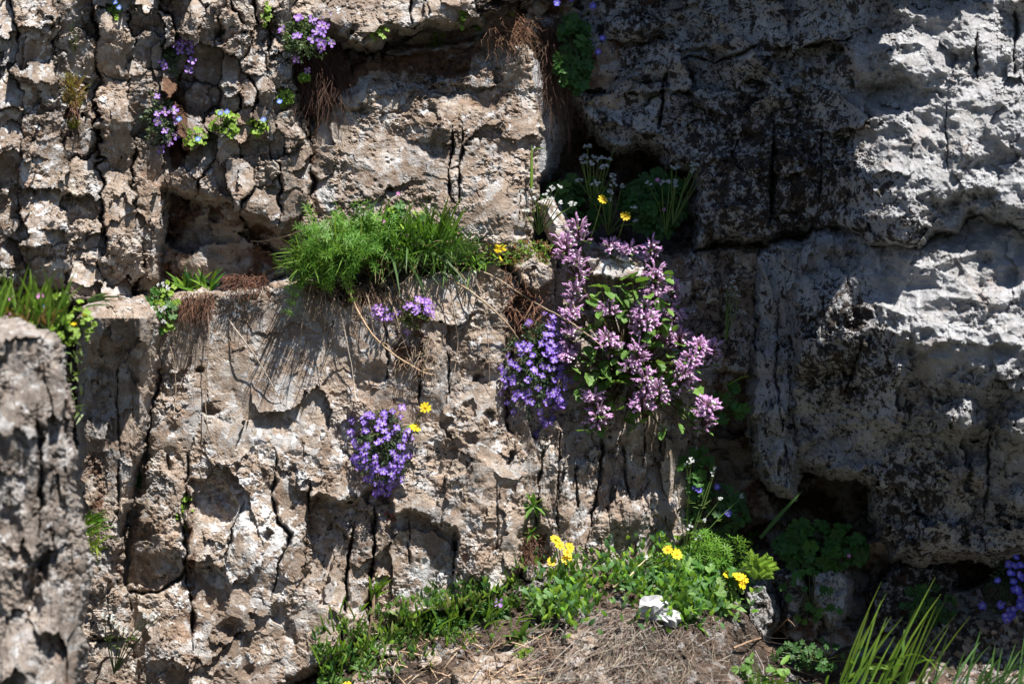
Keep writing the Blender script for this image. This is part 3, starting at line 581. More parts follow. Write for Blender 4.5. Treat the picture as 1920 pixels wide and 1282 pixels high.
# ================================================================== plants and small things
def leaf_mat(name, trans=0.35, rough=0.5, tint=(1.15, 1.2, 0.6), vary=0.25):
    m = bpy.data.materials.new(name); m.use_nodes = True; N = m.node_tree.nodes; L = m.node_tree.links; N.clear()
    out = N.new('ShaderNodeOutputMaterial'); bs = N.new('ShaderNodeBsdfPrincipled'); tr = N.new('ShaderNodeBsdfTranslucent'); mx = N.new('ShaderNodeMixShader')
    at = N.new('ShaderNodeAttribute'); at.attribute_name = 'Col'; oi = N.new('ShaderNodeObjectInfo')
    hs = N.new('ShaderNodeHueSaturation'); L.new(at.outputs['Color'], hs.inputs['Color'])
    mr = N.new('ShaderNodeMapRange'); mr.inputs[3].default_value = 1 - vary; mr.inputs[4].default_value = 1 + vary; L.new(oi.outputs['Random'], mr.inputs[0]); L.new(mr.outputs[0], hs.inputs['Value'])
    mul = N.new('ShaderNodeMix'); mul.data_type = 'RGBA'; mul.blend_type = 'MULTIPLY'; mul.inputs[0].default_value = 1; L.new(hs.outputs[0], mul.inputs[6]); mul.inputs[7].default_value = (*tint, 1)
    L.new(hs.outputs[0], bs.inputs['Base Color']); L.new(mul.outputs[2], tr.inputs[0]); bs.inputs['Roughness'].default_value = rough; bs.inputs['Specular IOR Level'].default_value = 0.35
    mx.inputs[0].default_value = trans; L.new(bs.outputs[0], mx.inputs[1]); L.new(tr.outputs[0], mx.inputs[2]); L.new(mx.outputs[0], out.inputs[0])
    return m
M_LEAF = leaf_mat('leaf'); M_PETAL = leaf_mat('petal', 0.35, 0.6, (1.1, 1.0, 1.15), 0.18); M_DRY = leaf_mat('dry_stalk', 0.0, 0.7, vary=0.1)

def nrm(v):
    v = np.asarray(v, float); return v / (np.linalg.norm(v) + 1e-9)
def toB(v): return Vector((v[0] * S, -v[2] * S, v[1] * S))        # (right, up, out) in pixels -> metres
class MB:
    """collects ribbons, tubes and small leaves; coordinates (right, up, out) in photo pixels"""
    def __init__(s): s.V = []; s.F = []; s.C = []; s.n = 0
    def add(s, vs, fs, col):
        s.V.append(np.asarray(vs, float)); s.F += [tuple(i + s.n for i in f) for f in fs]
        c = np.asarray(col, float); s.C.append(np.broadcast_to(c, (len(vs), 3)) if c.ndim == 1 else c); s.n += len(vs)
    def ribbon(s, pts, w, side, col, col2=None, fold=0.0):
        pts = np.asarray(pts, float); n = len(pts); side = nrm(side); w = np.broadcast_to(np.asarray(w, float), (n,))
        t = np.linspace(0, 1, n)[:, None]; cc = np.asarray(col) * (1 - t) + np.asarray(col if col2 is None else col2) * t
        if fold:
            up = nrm(np.cross(side, pts[-1] - pts[0])); mid = pts - up * (fold * w)[:, None]
            V = np.concatenate([pts - side * w[:, None] / 2, mid, pts + side * w[:, None] / 2]); C = np.concatenate([cc, cc * 0.9, cc])
            F = []
            for i in range(n - 1): F += [(i, i + 1, n + i + 1, n + i), (n + i, n + i + 1, 2 * n + i + 1, 2 * n + i)]
        else:
            V = np.concatenate([pts - side * w[:, None] / 2, pts + side * w[:, None] / 2]); C = np.concatenate([cc, cc])
            F = [(i, i + 1, n + i + 1, n + i) for i in range(n - 1)]
        s.add(V, F, C)
    def tube(s, pts, r, col, sides=4, col2=None):
        pts = np.asarray(pts, float); n = len(pts); r = np.broadcast_to(np.asarray(r, float), (n,)); V = []; F = []; C = []
        for i in range(n):
            d = nrm(pts[min(i + 1, n - 1)] - pts[max(i - 1, 0)]); a = nrm(np.cross(d, (0.3, 0.2, 0.93))); b = np.cross(d, a)
            for k in range(sides):
                q = 2 * math.pi * k / sides; V.append(pts[i] + r[i] * (math.cos(q) * a + math.sin(q) * b)); C.append(np.asarray(col) * (1 - i / (n - 1)) + np.asarray(col if col2 is None else col2) * (i / (n - 1)))
        for i in range(n - 1):
            for k in range(sides): F.append((i * sides + k, i * sides + (k + 1) % sides, (i + 1) * sides + (k + 1) % sides, (i + 1) * sides + k))
        s.add(V, F, np.array(C))
    def leaf(s, base, d, side, L, w, col, bend=0.25, n=4, shape=0.45):
        """a small pointed leaf: base, direction, side vector"""
        d = nrm(d); side = nrm(side); up = np.cross(side, d); t = np.linspace(0, 1, n)
        pts = np.asarray(base) + np.outer(t * L, d) - np.outer(bend * L * t * t, up)
        prof = np.sin(np.pi * np.clip(t, 0.02, 0.98) ** (0.5 / shape * 0.72)) ; prof[0] = 0.15; prof[-1] = 0.05
        s.ribbon(pts, w * prof, side, np.asarray(col) * 0.92, np.asarray(col) * 1.06)
    def mesh(s, name, mat, raw=False):
        V = np.concatenate(s.V); co = V.copy() if raw else np.stack([V[:, 0] * S, -V[:, 2] * S, V[:, 1] * S], 1)
        me = bpy.data.meshes.new(name); me.from_pydata(co.tolist(), [], s.F)
        a = me.color_attributes.new('Col', 'FLOAT_COLOR', 'POINT'); C = np.concatenate(s.C); a.data.foreach_set('color', np.concatenate([np.clip(C, 0, 1), np.ones((len(C), 1))], 1).astype(np.float32).ravel())
        me.materials.append(mat); return me
    def build(s, name, mat, parent=None, loc=None, kind=None):
        if not s.V: return None
        o = bpy.data.objects.new(name, s.mesh(name, mat)); COL.objects.link(o)
        if parent: o.parent = parent
        if loc is not None: o.location = loc
        if kind: o['kind'] = kind
        return o
RN = random.Random(11)
def U(a, b): return RN.uniform(a, b)
def jit(c, a=0.18):
    k = 1 + U(-a, a); return (c[0] * k * (1 + U(-a, a) * .5), c[1] * k, c[2] * k * (1 + U(-a, a) * .5))
def thing(name, label, cat, px, py, h, group=None):
    o = bpy.data.objects.new(name, None); o.empty_display_size = 0.02; o.location = W(px, py, h); COL.objects.link(o)
    return tag(o, label, cat, group)
def inst(me, name, parent, pos, d, scale=1.0, roll=None):
    """a copy of a shared mesh as a part: its own Z axis turned to direction d (right, up, out)"""
    o = bpy.data.objects.new(name, me); COL.objects.link(o); o.parent = parent; o.location = toB(pos)
    q = Vector((d[0], -d[2], d[1])).to_track_quat('Z', 'Y') @ Quaternion((0, 0, 1), U(0, 6.28) if roll is None else roll)
    o.rotation_mode = 'QUATERNION'; o.rotation_quaternion = q; o.scale = (scale,) * 3; return o

GREEN = (0.11, 0.235, 0.026); DGREEN = (0.045, 0.12, 0.025); LIME = (0.20, 0.33, 0.035); SILVER = (0.20, 0.26, 0.17); GREYG = (0.10, 0.16, 0.085)
VIOLET = (0.25, 0.12, 0.62); PURPLE = (0.40, 0.19, 0.66); STRAW = (0.42, 0.31, 0.20); RUST = (0.13, 0.062, 0.036); WHITE = (0.62, 0.65, 0.62); YELLOW = (0.85, 0.63, 0.015)

# ---- shared small meshes (metres, +Z is the way the flower or leaf faces)
def raw_petals(n, R, w, col, colc, center, cup=0.25, seed=0, rc=0.16, notch=0.0):
    b = MB(); rn = random.Random(seed)
    for k in range(n):
        a = 2 * math.pi * k / n + rn.uniform(-.12, .12); r = R * rn.uniform(.9, 1.08); ca, sa = math.cos(a), math.sin(a); tx, ty = -sa, ca; z = cup * rn.uniform(.4, 1.3)
        def P(u, v, zz): return (ca * u * r + tx * v * w, sa * u * r + ty * v * w, zz * r)
        V = [P(.08, 0, 0), P(.45, -.42, z * .3), P(.85, -.5, z), P(1.0 - notch, 0, z * .9), P(.85, .5, z), P(.45, .42, z * .3)]
        c = np.array(jit(col, .1)); b.add(np.array(V) * S, [(0, 1, 3), (1, 2, 3), (0, 3, 5), (3, 4, 5)], np.array([colc, c * .9, c, c * 1.05, c, c * .9]))
    V = [(0, 0, rc * R * .8)] + [(math.cos(q) * rc * R, math.sin(q) * rc * R, rc * R * .2) for q in np.linspace(0, 6.28, 7)[:-1]]
    b.add(np.array(V) * S, [(0, 1 + i, 1 + (i + 1) % 6) for i in range(6)], np.array(center)); return b
F_VIOLET = [raw_petals(4, 7.0, 6.0, jit(VIOLET, .12), (.55, .5, .7), (.75, .68, .35), seed=i).mesh('flower', M_PETAL, True) for i in range(3)]
F_PURPLE = [raw_petals(4, 9.0, 6.6, jit(PURPLE, .10), (.6, .5, .7), (.7, .62, .3), seed=i + 5).mesh('flower', M_PETAL, True) for i in range(3)]
F_BLUE = raw_petals(4, 5.5, 5.5, (.12, .24, .75), (.6, .65, .8), (.8, .8, .8), seed=9).mesh('flower', M_PETAL, True)
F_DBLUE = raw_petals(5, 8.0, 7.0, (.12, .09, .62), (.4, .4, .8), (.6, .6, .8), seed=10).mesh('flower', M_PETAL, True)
F_PINK = raw_petals(5, 5.5, 4.5, (.62, .20, .52), (.7, .4, .6), (.7, .5, .5), seed=12).mesh('flower', M_PETAL, True)
F_DAISY = [raw_petals(n, 10.5, 4.0, YELLOW, (.8, .55, .01), (.72, .42, .01), cup=.12, seed=20 + n, rc=.30).mesh('flower', M_PETAL, True) for n in (9, 10, 11)]
def raw_umbel(seed, n=9, R=6.2, r=2.0):
    b = MB(); rn = random.Random(seed)
    for i in range(n):
        a = rn.uniform(0, 6.28); q = R * math.sqrt(rn.random()); c = (math.cos(a) * q, math.sin(a) * q, 2.5 - 0.04 * q * q + rn.uniform(-1, 1)); rr = r * rn.uniform(.8, 1.2)
        for k in range(4):
            t = a + k * 1.571; V = [c, (c[0] + rr * math.cos(t - .5), c[1] + rr * math.sin(t - .5), c[2] + .8), (c[0] + rr * 1.15 * math.cos(t), c[1] + rr * 1.15 * math.sin(t), c[2] + .5), (c[0] + rr * math.cos(t + .5), c[1] + rr * math.sin(t + .5), c[2] + .8)]
            b.add(np.array(V) * S, [(0, 1, 2), (0, 2, 3)], np.array(jit(WHITE, .06)))
        b.add(np.array([(0, 0, -6), (c[0] + .4, c[1], c[2]), (c[0] - .4, c[1], c[2])]) * S, [(0, 1, 2)], np.array((.16, .25, .07)))
    return b
F_UMBEL = [raw_umbel(i).mesh('flower_cluster', M_PETAL, True) for i in range(3)]
def raw_round_leaf(R, lobes, col, depth=.28, seed=0, cup=.15, notch=.5, teeth=0):
    b = MB(); rn = random.Random(seed); n = lobes * 4; V = [(0, 0, 0)]; C = [np.array(col) * .85]
    mid = []; 
    for i in range(n + 1):
        a = -math.pi + .28 + (2 * math.pi - .56) * i / n; lob = abs(math.sin(lobes * .5 * (a + math.pi) * n / n)); r = R * (1 - depth + depth * lob ** .6) * rn.uniform(.94, 1.05)
        if teeth and i % 2: r *= 1 - teeth
        mid.append((math.cos(a) * r * .55, math.sin(a) * r * .55, cup * R * .2 * (1 + .5 * math.sin(lobes * a)))); V.append((math.cos(a) * r, math.sin(a) * r, cup * R * (.6 + .6 * math.cos(lobes * a)))); C.append(np.array(jit(col, .08)))
    k = len(V); V += mid; C += [np.array(col)] * len(mid); F = []
    for i in range(n): F += [(0, k + i, k + i + 1), (k + i, 1 + i, 2 + i, k + i + 1)]
    b.add(np.array(V) * S, F, np.array(C)); return b
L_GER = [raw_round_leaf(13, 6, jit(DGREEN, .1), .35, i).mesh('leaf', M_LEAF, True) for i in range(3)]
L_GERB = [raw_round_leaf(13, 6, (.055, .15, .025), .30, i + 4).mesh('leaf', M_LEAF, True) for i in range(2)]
L_PENNY = [raw_round_leaf(12, 7, (.06, .16, .03), .10, i + 8, cup=.3).mesh('leaf', M_LEAF, True) for i in range(2)]
L_LIME = [raw_round_leaf(8, 4, jit(LIME, .1), .22, i + 12).mesh('leaf', M_LEAF, True) for i in range(2)]
def raw_nettle_leaf(L, w, col, seed):
    b = MB(); rn = random.Random(seed); n = 7; top = []; V = []; C = []
    for sgn in (-1, 1):
        for i in range(n):
            t = i / (n - 1); hw = w * .5 * math.sin(math.pi * min(t * .86 + .12, 1)) ** .8 * (1.08 if i % 2 else .86)
            V.append((t * L, sgn * hw, .16 * hw * (1 if i % 2 else .3) + -.22 * L * t * t + rn.uniform(-.4, .4))); C.append(np.array(jit(col, .1)))
    for i in range(n): V.append((i / (n - 1) * L, 0, -.22 * L * (i / (n - 1)) ** 2 - 1.0)); C.append(np.array(col) * .8)
    F = []
    for i in range(n - 1): F += [(i, i + 1, 2 * n + i + 1, 2 * n + i), (2 * n + i, 2 * n + i + 1, n + i + 1, n + i)]
    b.add(np.array(V) * S, F, np.array(C)); return b
L_NETTLE = [raw_nettle_leaf(22, 18, jit((.15, .28, .06), .12), i).mesh('leaf', M_LEAF, True) for i in range(4)]
L_BROAD = [raw_nettle_leaf(40, 13, jit((.14, .27, .05), .1), 10 + i).mesh('leaf', M_LEAF, True) for i in range(3)]
L_SILVER = [raw_nettle_leaf(42, 14, (.22, .28, .2), 20 + i).mesh('leaf', M_LEAF, True) for i in range(2)]
def raw_lamium(seed):
    """one whorl head: hooded lilac tubes rising from a dark calyx"""
    b = MB(); rn = random.Random(seed); nn = 38; tiers = rn.choice((1, 1, 1, 2))
    for i in range(nn):
        a = rn.uniform(0, 6.28); el = math.radians(rn.uniform(8, 72)); d = np.array((math.cos(a) * math.cos(el), math.sin(a) * math.cos(el), math.sin(el)))
        L = rn.uniform(13, 21); z0 = rn.uniform(-10, 7) + (rn.choice((-13, 11)) if tiers == 2 else 0); base = np.array((d[0] * 7, d[1] * 7, z0)); t = np.linspace(0, 1, 5)
        pts = base + np.outer(t * L, d) + np.outer(t * t * L * .4, (0, 0, 1)) + np.outer(np.maximum(t - .75, 0) * L * 1.2, np.append(d[:2], -.6))
        c0 = np.array((.24, .08, .17)); c1 = np.array((.80, .58, .76)) * rn.uniform(.82, 1.12); c2 = np.array((.56, .25, .57)) * rn.uniform(.85, 1.15)
        b.tube(pts[:4] * S, np.array([.9, 1.1, 1.8, 2.1]) * S, c0, 5, c1)
        side = nrm(np.cross(d, (0, 0, 1)))
        b.ribbon(pts[2:] * S, np.array([3.2, 4.2, 2.4]) * S, side, c1, c2)                       # hood
        out = np.append(nrm(d[:2]), -.35); lip = pts[3] + np.outer(np.array([0, .5, 1.0]) * 6, out)
        b.ribbon(lip * S, np.array([2.2, 4, 5]) * S, side, c1 * 1.1, np.array((.92, .82, .90)))       # lower lip
    for i in range(16):
        a = rn.uniform(0, 6.28); d = np.array((math.cos(a) * .8, math.sin(a) * .8, rn.uniform(.1, .9))); p = np.array((0, 0, rn.uniform(-16, 8)))
        b.tube(np.array([p, p + d * 5, p + d * 10]) * S, np.array([1.8, 1.6, .3]) * S, (.12, .06, .06), 4)
    for i in range(5):
        a = rn.uniform(0, 6.28); d = np.array((math.cos(a), math.sin(a), .35)); side = nrm(np.cross(d, (0, 0, 1))); z = rn.uniform(-12, 10)
        b.ribbon(np.array([(0, 0, z), d * 9 + (0, 0, z + 2), d * 16 + (0, 0, z)]) * S, np.array([3, 8, 1.5]) * S, side, (.17, .30, .06))
    return b
F_LAMIUM = [raw_lamium(40 + i).mesh('flower_head', M_PETAL, True) for i in range(5)]

# ---- plant builders
def cushion(name, label, px, py, rx, ry, nf, nl, flowers, h=None, leafc=GREYG, out=42, lsize=9, lw=3.4, hoff=0, group=None, fsc=1.0, cover=0.55, cat='flower', droop=0.0, bias=None):
    h = surf(px, py) + hoff if h is None else h; t = thing(name, label, cat, px, py, h, group); b = MB(); st = MB()
    root = np.array((0, ry * .35, -6.0))
    for i in range(nl // 9):
        a = U(0, 6.28); r = math.sqrt(U(0, 1)) * .93; p = np.array((rx * r * math.cos(a), ry * r * math.sin(a), out * math.sqrt(max(0, 1 - r * r)) * U(.55, 1.0) + 2)); p[1] -= droop * p[2]
        d = nrm(p - root + np.array((0, -4, 10))); st.tube([root + (p - root) * .2, root + (p - root) * .6 + (0, 0, 3), p], [1, .8, .5], jit((.10, .13, .05)), 3)
        for k in range(9):
            q = p - d * (k * 1.5) + np.array((U(-4, 4), U(-4, 4), U(-3, 3))); ld = nrm(d * .5 + np.array((U(-1, 1), U(-.6, 1), U(-.2, 1)))); b.leaf(q, ld, np.cross(ld, (U(-1, 1), U(-1, 1), U(.2, 1))), lsize * U(.6, 1.2), lw * U(.7, 1.2), jit(leafc), n=3)
    st.build('stem', M_LEAF, t, kind='stuff'); b.build('foliage', M_LEAF, t, kind='stuff')
    k = 0
    while k < nf:
        a = U(0, 6.28); r = math.sqrt(U(0, 1)) * (1.02 + .16 * math.sin(3 * a + px) + .12 * math.sin(5 * a + py) + (U(0, .25) if RN.random() < .12 else 0))
        x, y = r * math.cos(a), r * math.sin(a)
        if bias and RN.random() > bias(x, y): continue
        p = np.array((rx * x, ry * y, out * math.sqrt(max(0.02, 1.04 - min(r, 1) ** 2)) + U(1, 9))); p[1] -= droop * p[2]
        d = nrm((x * .7 + U(-.5, .5), .25 + y * .4 + U(-.4, .5), .9 + U(-.3, .3)))
        inst(RN.choice(flowers), 'flower', t, p, d, fsc * U(.75, 1.12)); k += 1
    return t
def blades(name, label, cat, px, py, specs, h=None, kind=None, group=None, mat=None):
    """specs: (n, x range, up range, out range, length range, width, mean direction, spread, gravity, colour, colour2)"""
    h = surf(px, py) if h is None else h; b = MB(); t = thing(name, label, cat, px, py, h, group) if kind is None else None
    for (n, xr, yr, zr, lr, w, d0, sp, g, c, c2) in specs:
        for i in range(n):
            p = np.array((U(*xr), U(*yr), U(*zr))); d = nrm(np.array(d0) + np.array((U(-sp, sp), U(-sp, sp), U(-sp, sp)))); L = U(*lr); tt = np.linspace(0, 1, 5)
            pts = p + np.outer(tt * L, d) + np.outer(tt * tt * L * g * U(.5, 1.3), (0, -1, 0)); cc = jit(c, .2)
            b.ribbon(pts, np.array([.8, 1, .9, .6, .08]) * w * U(.75, 1.2), np.cross(d, (U(-.6, .6), U(-.6, .6), 1)), cc, jit(c2, .2) if c2 else None)
    b.build('blades', mat or M_LEAF, t, kind='stuff')
    return t
def whorls(b, base, d, L, g, nodes, ll, c, k=6, lw=2.0, stemr=.9):
    tt = np.linspace(0, 1, 7); d = nrm(d); pts = np.asarray(base) + np.outer(tt * L, d) + np.outer(tt * tt * L * g, (0, -1, 0)); b.tube(pts, np.linspace(stemr, .4, 7), np.array(c) * .9, 3)
    for i in range(nodes):
        t = .25 + .75 * i / max(nodes - 1, 1); p = np.array([np.interp(t, tt, pts[:, j]) for j in range(3)]); ax = nrm(d + (0, -g * t, 0)); a1 = nrm(np.cross(ax, (.2, .3, .9))); a2 = np.cross(ax, a1); o = U(0, 6)
        for j in range(k):
            q = o + 6.283 * j / k; ld = nrm(a1 * math.cos(q) + a2 * math.sin(q) + ax * .45); b.leaf(p, ld, np.cross(ld, ax), ll * U(.75, 1.15), lw, jit(c, .15), n=3)
def herb(name, label, px, py, rx, ry, n, meshes, scale=(.7, 1.2), out=24, h=None, cat='plant', face=(0, .35, 1), fsp=.6, flowers=(), group=None, stems=True, root=None, stemc=(.09, .13, .04)):
    h = surf(px, py) if h is None else h; t = thing(name, label, cat, px, py, h, group); st = MB(); rt = np.array(root if root else (0, -ry * .5, -4.0))
    for i in range(n):
        a = U(0, 6.28); r = math.sqrt(U(0, 1)); p = np.array((rx * r * math.cos(a), ry * r * math.sin(a), out * U(.25, 1) * (1.15 - .7 * r)))
        d = nrm(np.array(face) + np.array((p[0] / rx * .5 + U(-fsp, fsp), p[1] / ry * .3 + U(-fsp, fsp), U(-fsp * .5, fsp * .5)))); inst(RN.choice(meshes), 'leaf', t, p, d, U(*scale))
        if stems: st.tube([rt, (rt + p) * .5 + (U(-4, 4), 3, 6), p], [.9, .8, .6], jit(stemc), 3)
    for (me, x, y, z, d, sc) in flowers:
        p = np.array((x, y, z), float); inst(me, 'flower', t, p, d, sc); st.tube([rt, (rt + p) * .5 + (U(-5, 5), 0, 5), p], [1.0, .9, .7], jit((.10, .17, .04)), 3)
    if st.V: st.build('stem', M_LEAF, t)
    return t
def umbels(name, label, px, py, heads, h=None, leaves=6, group=None, root=(0, 0), sc=1.0, stemc=(.13, .20, .05)):
    """white-flowered stems: heads are photo pixels (x, y, extra distance out)"""
    h = surf(px, py) if h is None else h; t = thing(name, label, 'flower', px, py, h, group); st = MB(); r0 = np.array((root[0], root[1], 0.0))
    for (x, y, z) in heads:
        p = np.array((x - px, py - y, z), float); m = r0 + (p - r0) * .55 + (U(-5, 5), 4, 5); st.tube([r0, m, p - (0, 3, 0)], [1.2, 1.0, .7], jit(stemc), 4)
        inst(RN.choice(F_UMBEL), 'flower_cluster', t, p, nrm((U(-.3, .3), .7, .8)), sc * U(.85, 1.2))
        for k in range(2): d = (U(-1, 1), .4, U(0, 1)); st.leaf(m, d, np.cross(nrm(d), (0, 1, .3)), U(10, 18), 3.5, jit(stemc), n=4)
    st.build('stem', M_LEAF, t); return t
def strand(name, label, cat, pts, r, col, group=None, col2=None, wob=1.5, twigs=0):
    """one dry stem: points in photo pixels with distance in front of the rock there"""
    P = [W(x, y, surf(x, y) + dz) for x, y, dz in pts]; o0 = P[0]; n = 6 * (len(P) - 1) + 1; b = MB(); L = []
    for i in range(n):                                                       # Catmull-Rom through the points
        u = i / (n - 1) * (len(P) - 1); k = min(int(u), len(P) - 2); f = u - k; p0, p1, p2, p3 = P[max(k - 1, 0)], P[k], P[k + 1], P[min(k + 2, len(P) - 1)]
        q = 0.5 * ((2 * p1) + (p2 - p0) * f + (2 * p0 - 5 * p1 + 4 * p2 - p3) * f * f + (3 * p1 - p0 - 3 * p2 + p3) * f ** 3) - o0
        L.append((q.x / S + U(-wob, wob) * .5, q.z / S + U(-wob, wob) * .5, -q.y / S))
    b.tube(L, np.linspace(r, r * .55, n), col, 5, col2)
    for k in range(twigs):
        i = RN.randrange(n // 3, n); q = np.array(L[i]); d = np.array((U(-1, 1), U(-.8, .4), U(.1, .8))) * U(14, 34); b.tube([q, q + d * .5 + (0, 2, 0), q + d], [r * .5, r * .4, r * .2], col, 4)
    o = b.build(name, M_DRY, None, o0); tag(o, label, cat, group); return o
def roots(name, label, px, py, n, xr, yr, L, d0, sp, col=RUST, out=(0, 22), r=.6, g=.3, h=None):
    h = surf(px, py) if h is None else h; b = MB(); t = thing(name, label, 'roots', px, py, h)
    for i in range(n):
        p = np.array((U(*xr), U(*yr), U(*out))); d = nrm(np.array(d0) + np.array((U(-sp, sp), U(-sp, sp), U(-sp, sp)))); l = U(*L); w = np.array((U(-1, 1), U(-1, 1), U(-1, 1))) * l * .22
        pts = [p, p + d * l * .35 + w, p + d * l * .7 + (0, -g * l * .3, 0) - w * .6, p + d * l + (0, -g * l * .7, 0)]; b.tube(pts, [r, r * .9, r * .7, r * .3], jit(col, .35), 3)
    b.build('root_mat', M_DRY, t, kind='stuff'); return t
# ================================================================== planting
# ---- violet cushions
cushion('cushion_plant', 'round cushion of violet four-petalled flowers hanging midway down the sunlit face', 716, 838, 54, 78, 100, 1000, F_VIOLET, out=46, bias=lambda x, y: .25 + .75 * min(1, x * x + y * y + .25 * (y < -.2)))
cushion('cushion_plant', 'trailing cushion dense with violet flowers, touching the left side of the pink clump', 1003, 692, 62, 96, 120, 1300, F_VIOLET, out=40, bias=lambda x, y: (.95 if x > .25 and y > -.75 else .33) * (.15 if y > .55 and x < .2 else 1))
cushion('cushion_plant', 'small pale violet cushion in the earthy crack below the grass tuft', 783, 590, 34, 32, 22, 330, F_PURPLE, leafc=(.16, .20, .06), out=26, bias=lambda x, y: 1 if y > .1 else .06, fsc=.85)
cushion('cushion_plant', 'two little clusters of violet flowers beside a thin dry stem below the grass tuft', 722, 588, 24, 16, 11, 60, F_PURPLE, out=18, fsc=.85)
cushion('cushion_plant', 'silver-leaved purple-flowered plant spilling down the shattered outcrop beside the blue-eyed weeds', 300, 222, 36, 58, 15, 700, F_PURPLE, leafc=SILVER, out=34, lsize=10, lw=4.4, bias=lambda x, y: 1 if x > .1 else .1)
cushion('cushion_plant', 'sparse silver-leaved plant with few purple flowers hanging at the smooth tan hollow', 326, 104, 26, 56, 4, 380, F_PURPLE, leafc=GREYG, out=28, lsize=10, lw=4)
cushion('cushion_plant', 'grey-green tuft with violet flowers under the left end of the top ledge', 578, 78, 50, 46, 22, 620, F_PURPLE, h=78, leafc=(.13, .19, .08), out=44, lsize=10, lw=4)
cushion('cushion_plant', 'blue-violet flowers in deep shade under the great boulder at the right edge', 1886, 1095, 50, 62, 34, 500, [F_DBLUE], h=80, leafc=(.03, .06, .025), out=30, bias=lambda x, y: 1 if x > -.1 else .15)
t = thing('fallen_flower', 'single violet flower on bare rock under the trailing violet cushion', 'flower', 1008, 814, surf(1008, 814) + 4); inst(F_VIOLET[0], 'flower', t, (0, 0, 4), (.1, .3, 1), 1.0); inst(F_VIOLET[1], 'flower', t, (26, 44, 6), (.2, .3, 1), 1.0); inst(F_VIOLET[2], 'flower', t, (28, 30, 6), (-.1, .2, 1), .9)
extra = [(348, 78), (360, 100), (347, 88), (341, 100), (364, 118), (357, 134), (366, 88)]
t = thing('purple_flower', 'loose purple flowers on thin stalks before the smooth tan hollow', 'flower', 340, 110, surf(340, 110) + 16); st = MB()
for x, y in extra: inst(RN.choice(F_PURPLE), 'flower', t, (x - 340, 110 - y, U(14, 26)), (.3, .3, 1), 1.0); st.tube([(-10, -4, 0), ((x - 350) * .5, (110 - y) * .5, 12), (x - 340, 110 - y, 16)], .7, (.16, .14, .08), 3)
st.build('stem', M_LEAF, t)

# ---- the pink clump
t = thing('pink_clump', 'big bushy clump of lilac-pink hooded flower heads with nettle-like leaves at centre right', 'flower', 1190, 640, 40)
HEADS = [(1085, 437, 30), (1062, 470, 34), (1082, 505, 38), (1078, 552, 44), (1072, 592, 46), (1145, 464, 26), (1180, 472, 26), (1222, 474, 26), (1230, 524, 44), (1226, 552, 48), (1143, 584, 66), (1205, 584, 66), (1200, 612, 70), (1214, 606, 72), (1140, 640, 74), (1196, 664, 80), (1072, 640, 50), (1066, 672, 52),
         (1262, 552, 14), (1266, 596, 14), (1254, 634, 20), (1310, 652, 70), (1296, 676, 74), (1332, 664, 46), (1212, 718, 84), (1278, 712, 80), (1236, 740, 84), (1204, 758, 80), (1112, 748, 60), (1326, 764, 84), (1318, 786, 78), (1122, 784, 54), (1180, 690, 76), (1150, 660, 60), (1275, 640, 30)]
st = MB(); root = np.array((0, -40, -30.0))
for (x, y, z) in HEADS:
    z += 34; k = (DIST - z * S) / DIST; p = np.array(((x - 960) * k - 230 * (DIST - 40 * S) / DIST, (641 - y) * k - 1 * (DIST - 40 * S) / DIST, z - 40))
    d = nrm((p[0] * .0012 + U(-.25, .25), .85 + U(-.1, .15), .5 + U(-.2, .2))); inst(RN.choice(F_LAMIUM), 'flower_head', t, p, d, U(.82, 1.04))
    q = p - d * 26; st.tube([root + (p - root) * .15 * np.array((1, 1, 1)), root + (q - root) * .6 + (0, -8, 4), q, p], [2.0, 1.8, 1.6, 1.4], jit((.15, .12, .06)), 5)
    for s_ in (-1, 1):
        ld = nrm((s_ * .9 + U(-.3, .3), U(-.4, .2), .5)); o = inst(RN.choice(L_NETTLE), 'leaf', t, p - d * U(14, 24), (0, 0, 1), U(.8, 1.1)); q4 = Vector((ld[0], -ld[2], ld[1])).to_track_quat('X', 'Z'); o.rotation_quaternion = q4
for i in range(200):
    if i < 120: x, y, z = U(-100, 70), U(-80, 118), U(34, 72)
    else: x, y, z = U(-110, 110), U(-165, 0), U(20, 54)
    if x > 60 and y > 60: continue
    ld = nrm((U(-1, 1), U(-.9, .5), U(.2, .9))); o = inst(RN.choice(L_NETTLE), 'leaf', t, (x, y, z), (0, 0, 1), U(.75, 1.3)); o.rotation_quaternion = Vector((ld[0], -ld[2], ld[1])).to_track_quat('X', 'Z') @ Quaternion((1, 0, 0), U(-.5, .5))
    st.tube([root + np.array((x, y, z)) * .5, (x, y, z)], [1.2, .8], jit((.14, .13, .05)), 4)
st.build('stem', M_LEAF, t)

# ---- the long grass tuft on the ledge
b = MB(); t = thing('bedstraw_tuft', 'lush bright green tuft of whorled narrow leaves on the ledge, left half', 'grass', 640, 470, 60)
for i in range(120):
    base = (U(-60, 90), U(-34, 26), U(-10, 26)); d = (U(-.75, .55), U(.0, 1.15), U(.2, 1.1)); whorls(b, base, d, U(40, 92), U(.1, .55), 6, U(11, 17), jit(RN.choice([GREEN, (.10, .22, .03), (.12, .26, .035)]), .15))
for i in range(60): b.leaf((U(-70, 90), U(-40, 10), U(0, 26)), (U(-.8, .6), U(-.6, .9), U(.2, 1)), (U(-1, 1), U(-1, 1), .3), U(26, 64), 2.2, jit((.36, .29, .15), .2), n=5)
for i in range(20): whorls(b, (U(-60, 20), U(-44, -20), U(0, 30)), (U(-.8, .3), U(-.5, .1), U(.2, .8)), U(30, 70), U(.4, .8), 6, U(10, 15), jit(GREEN, .2))
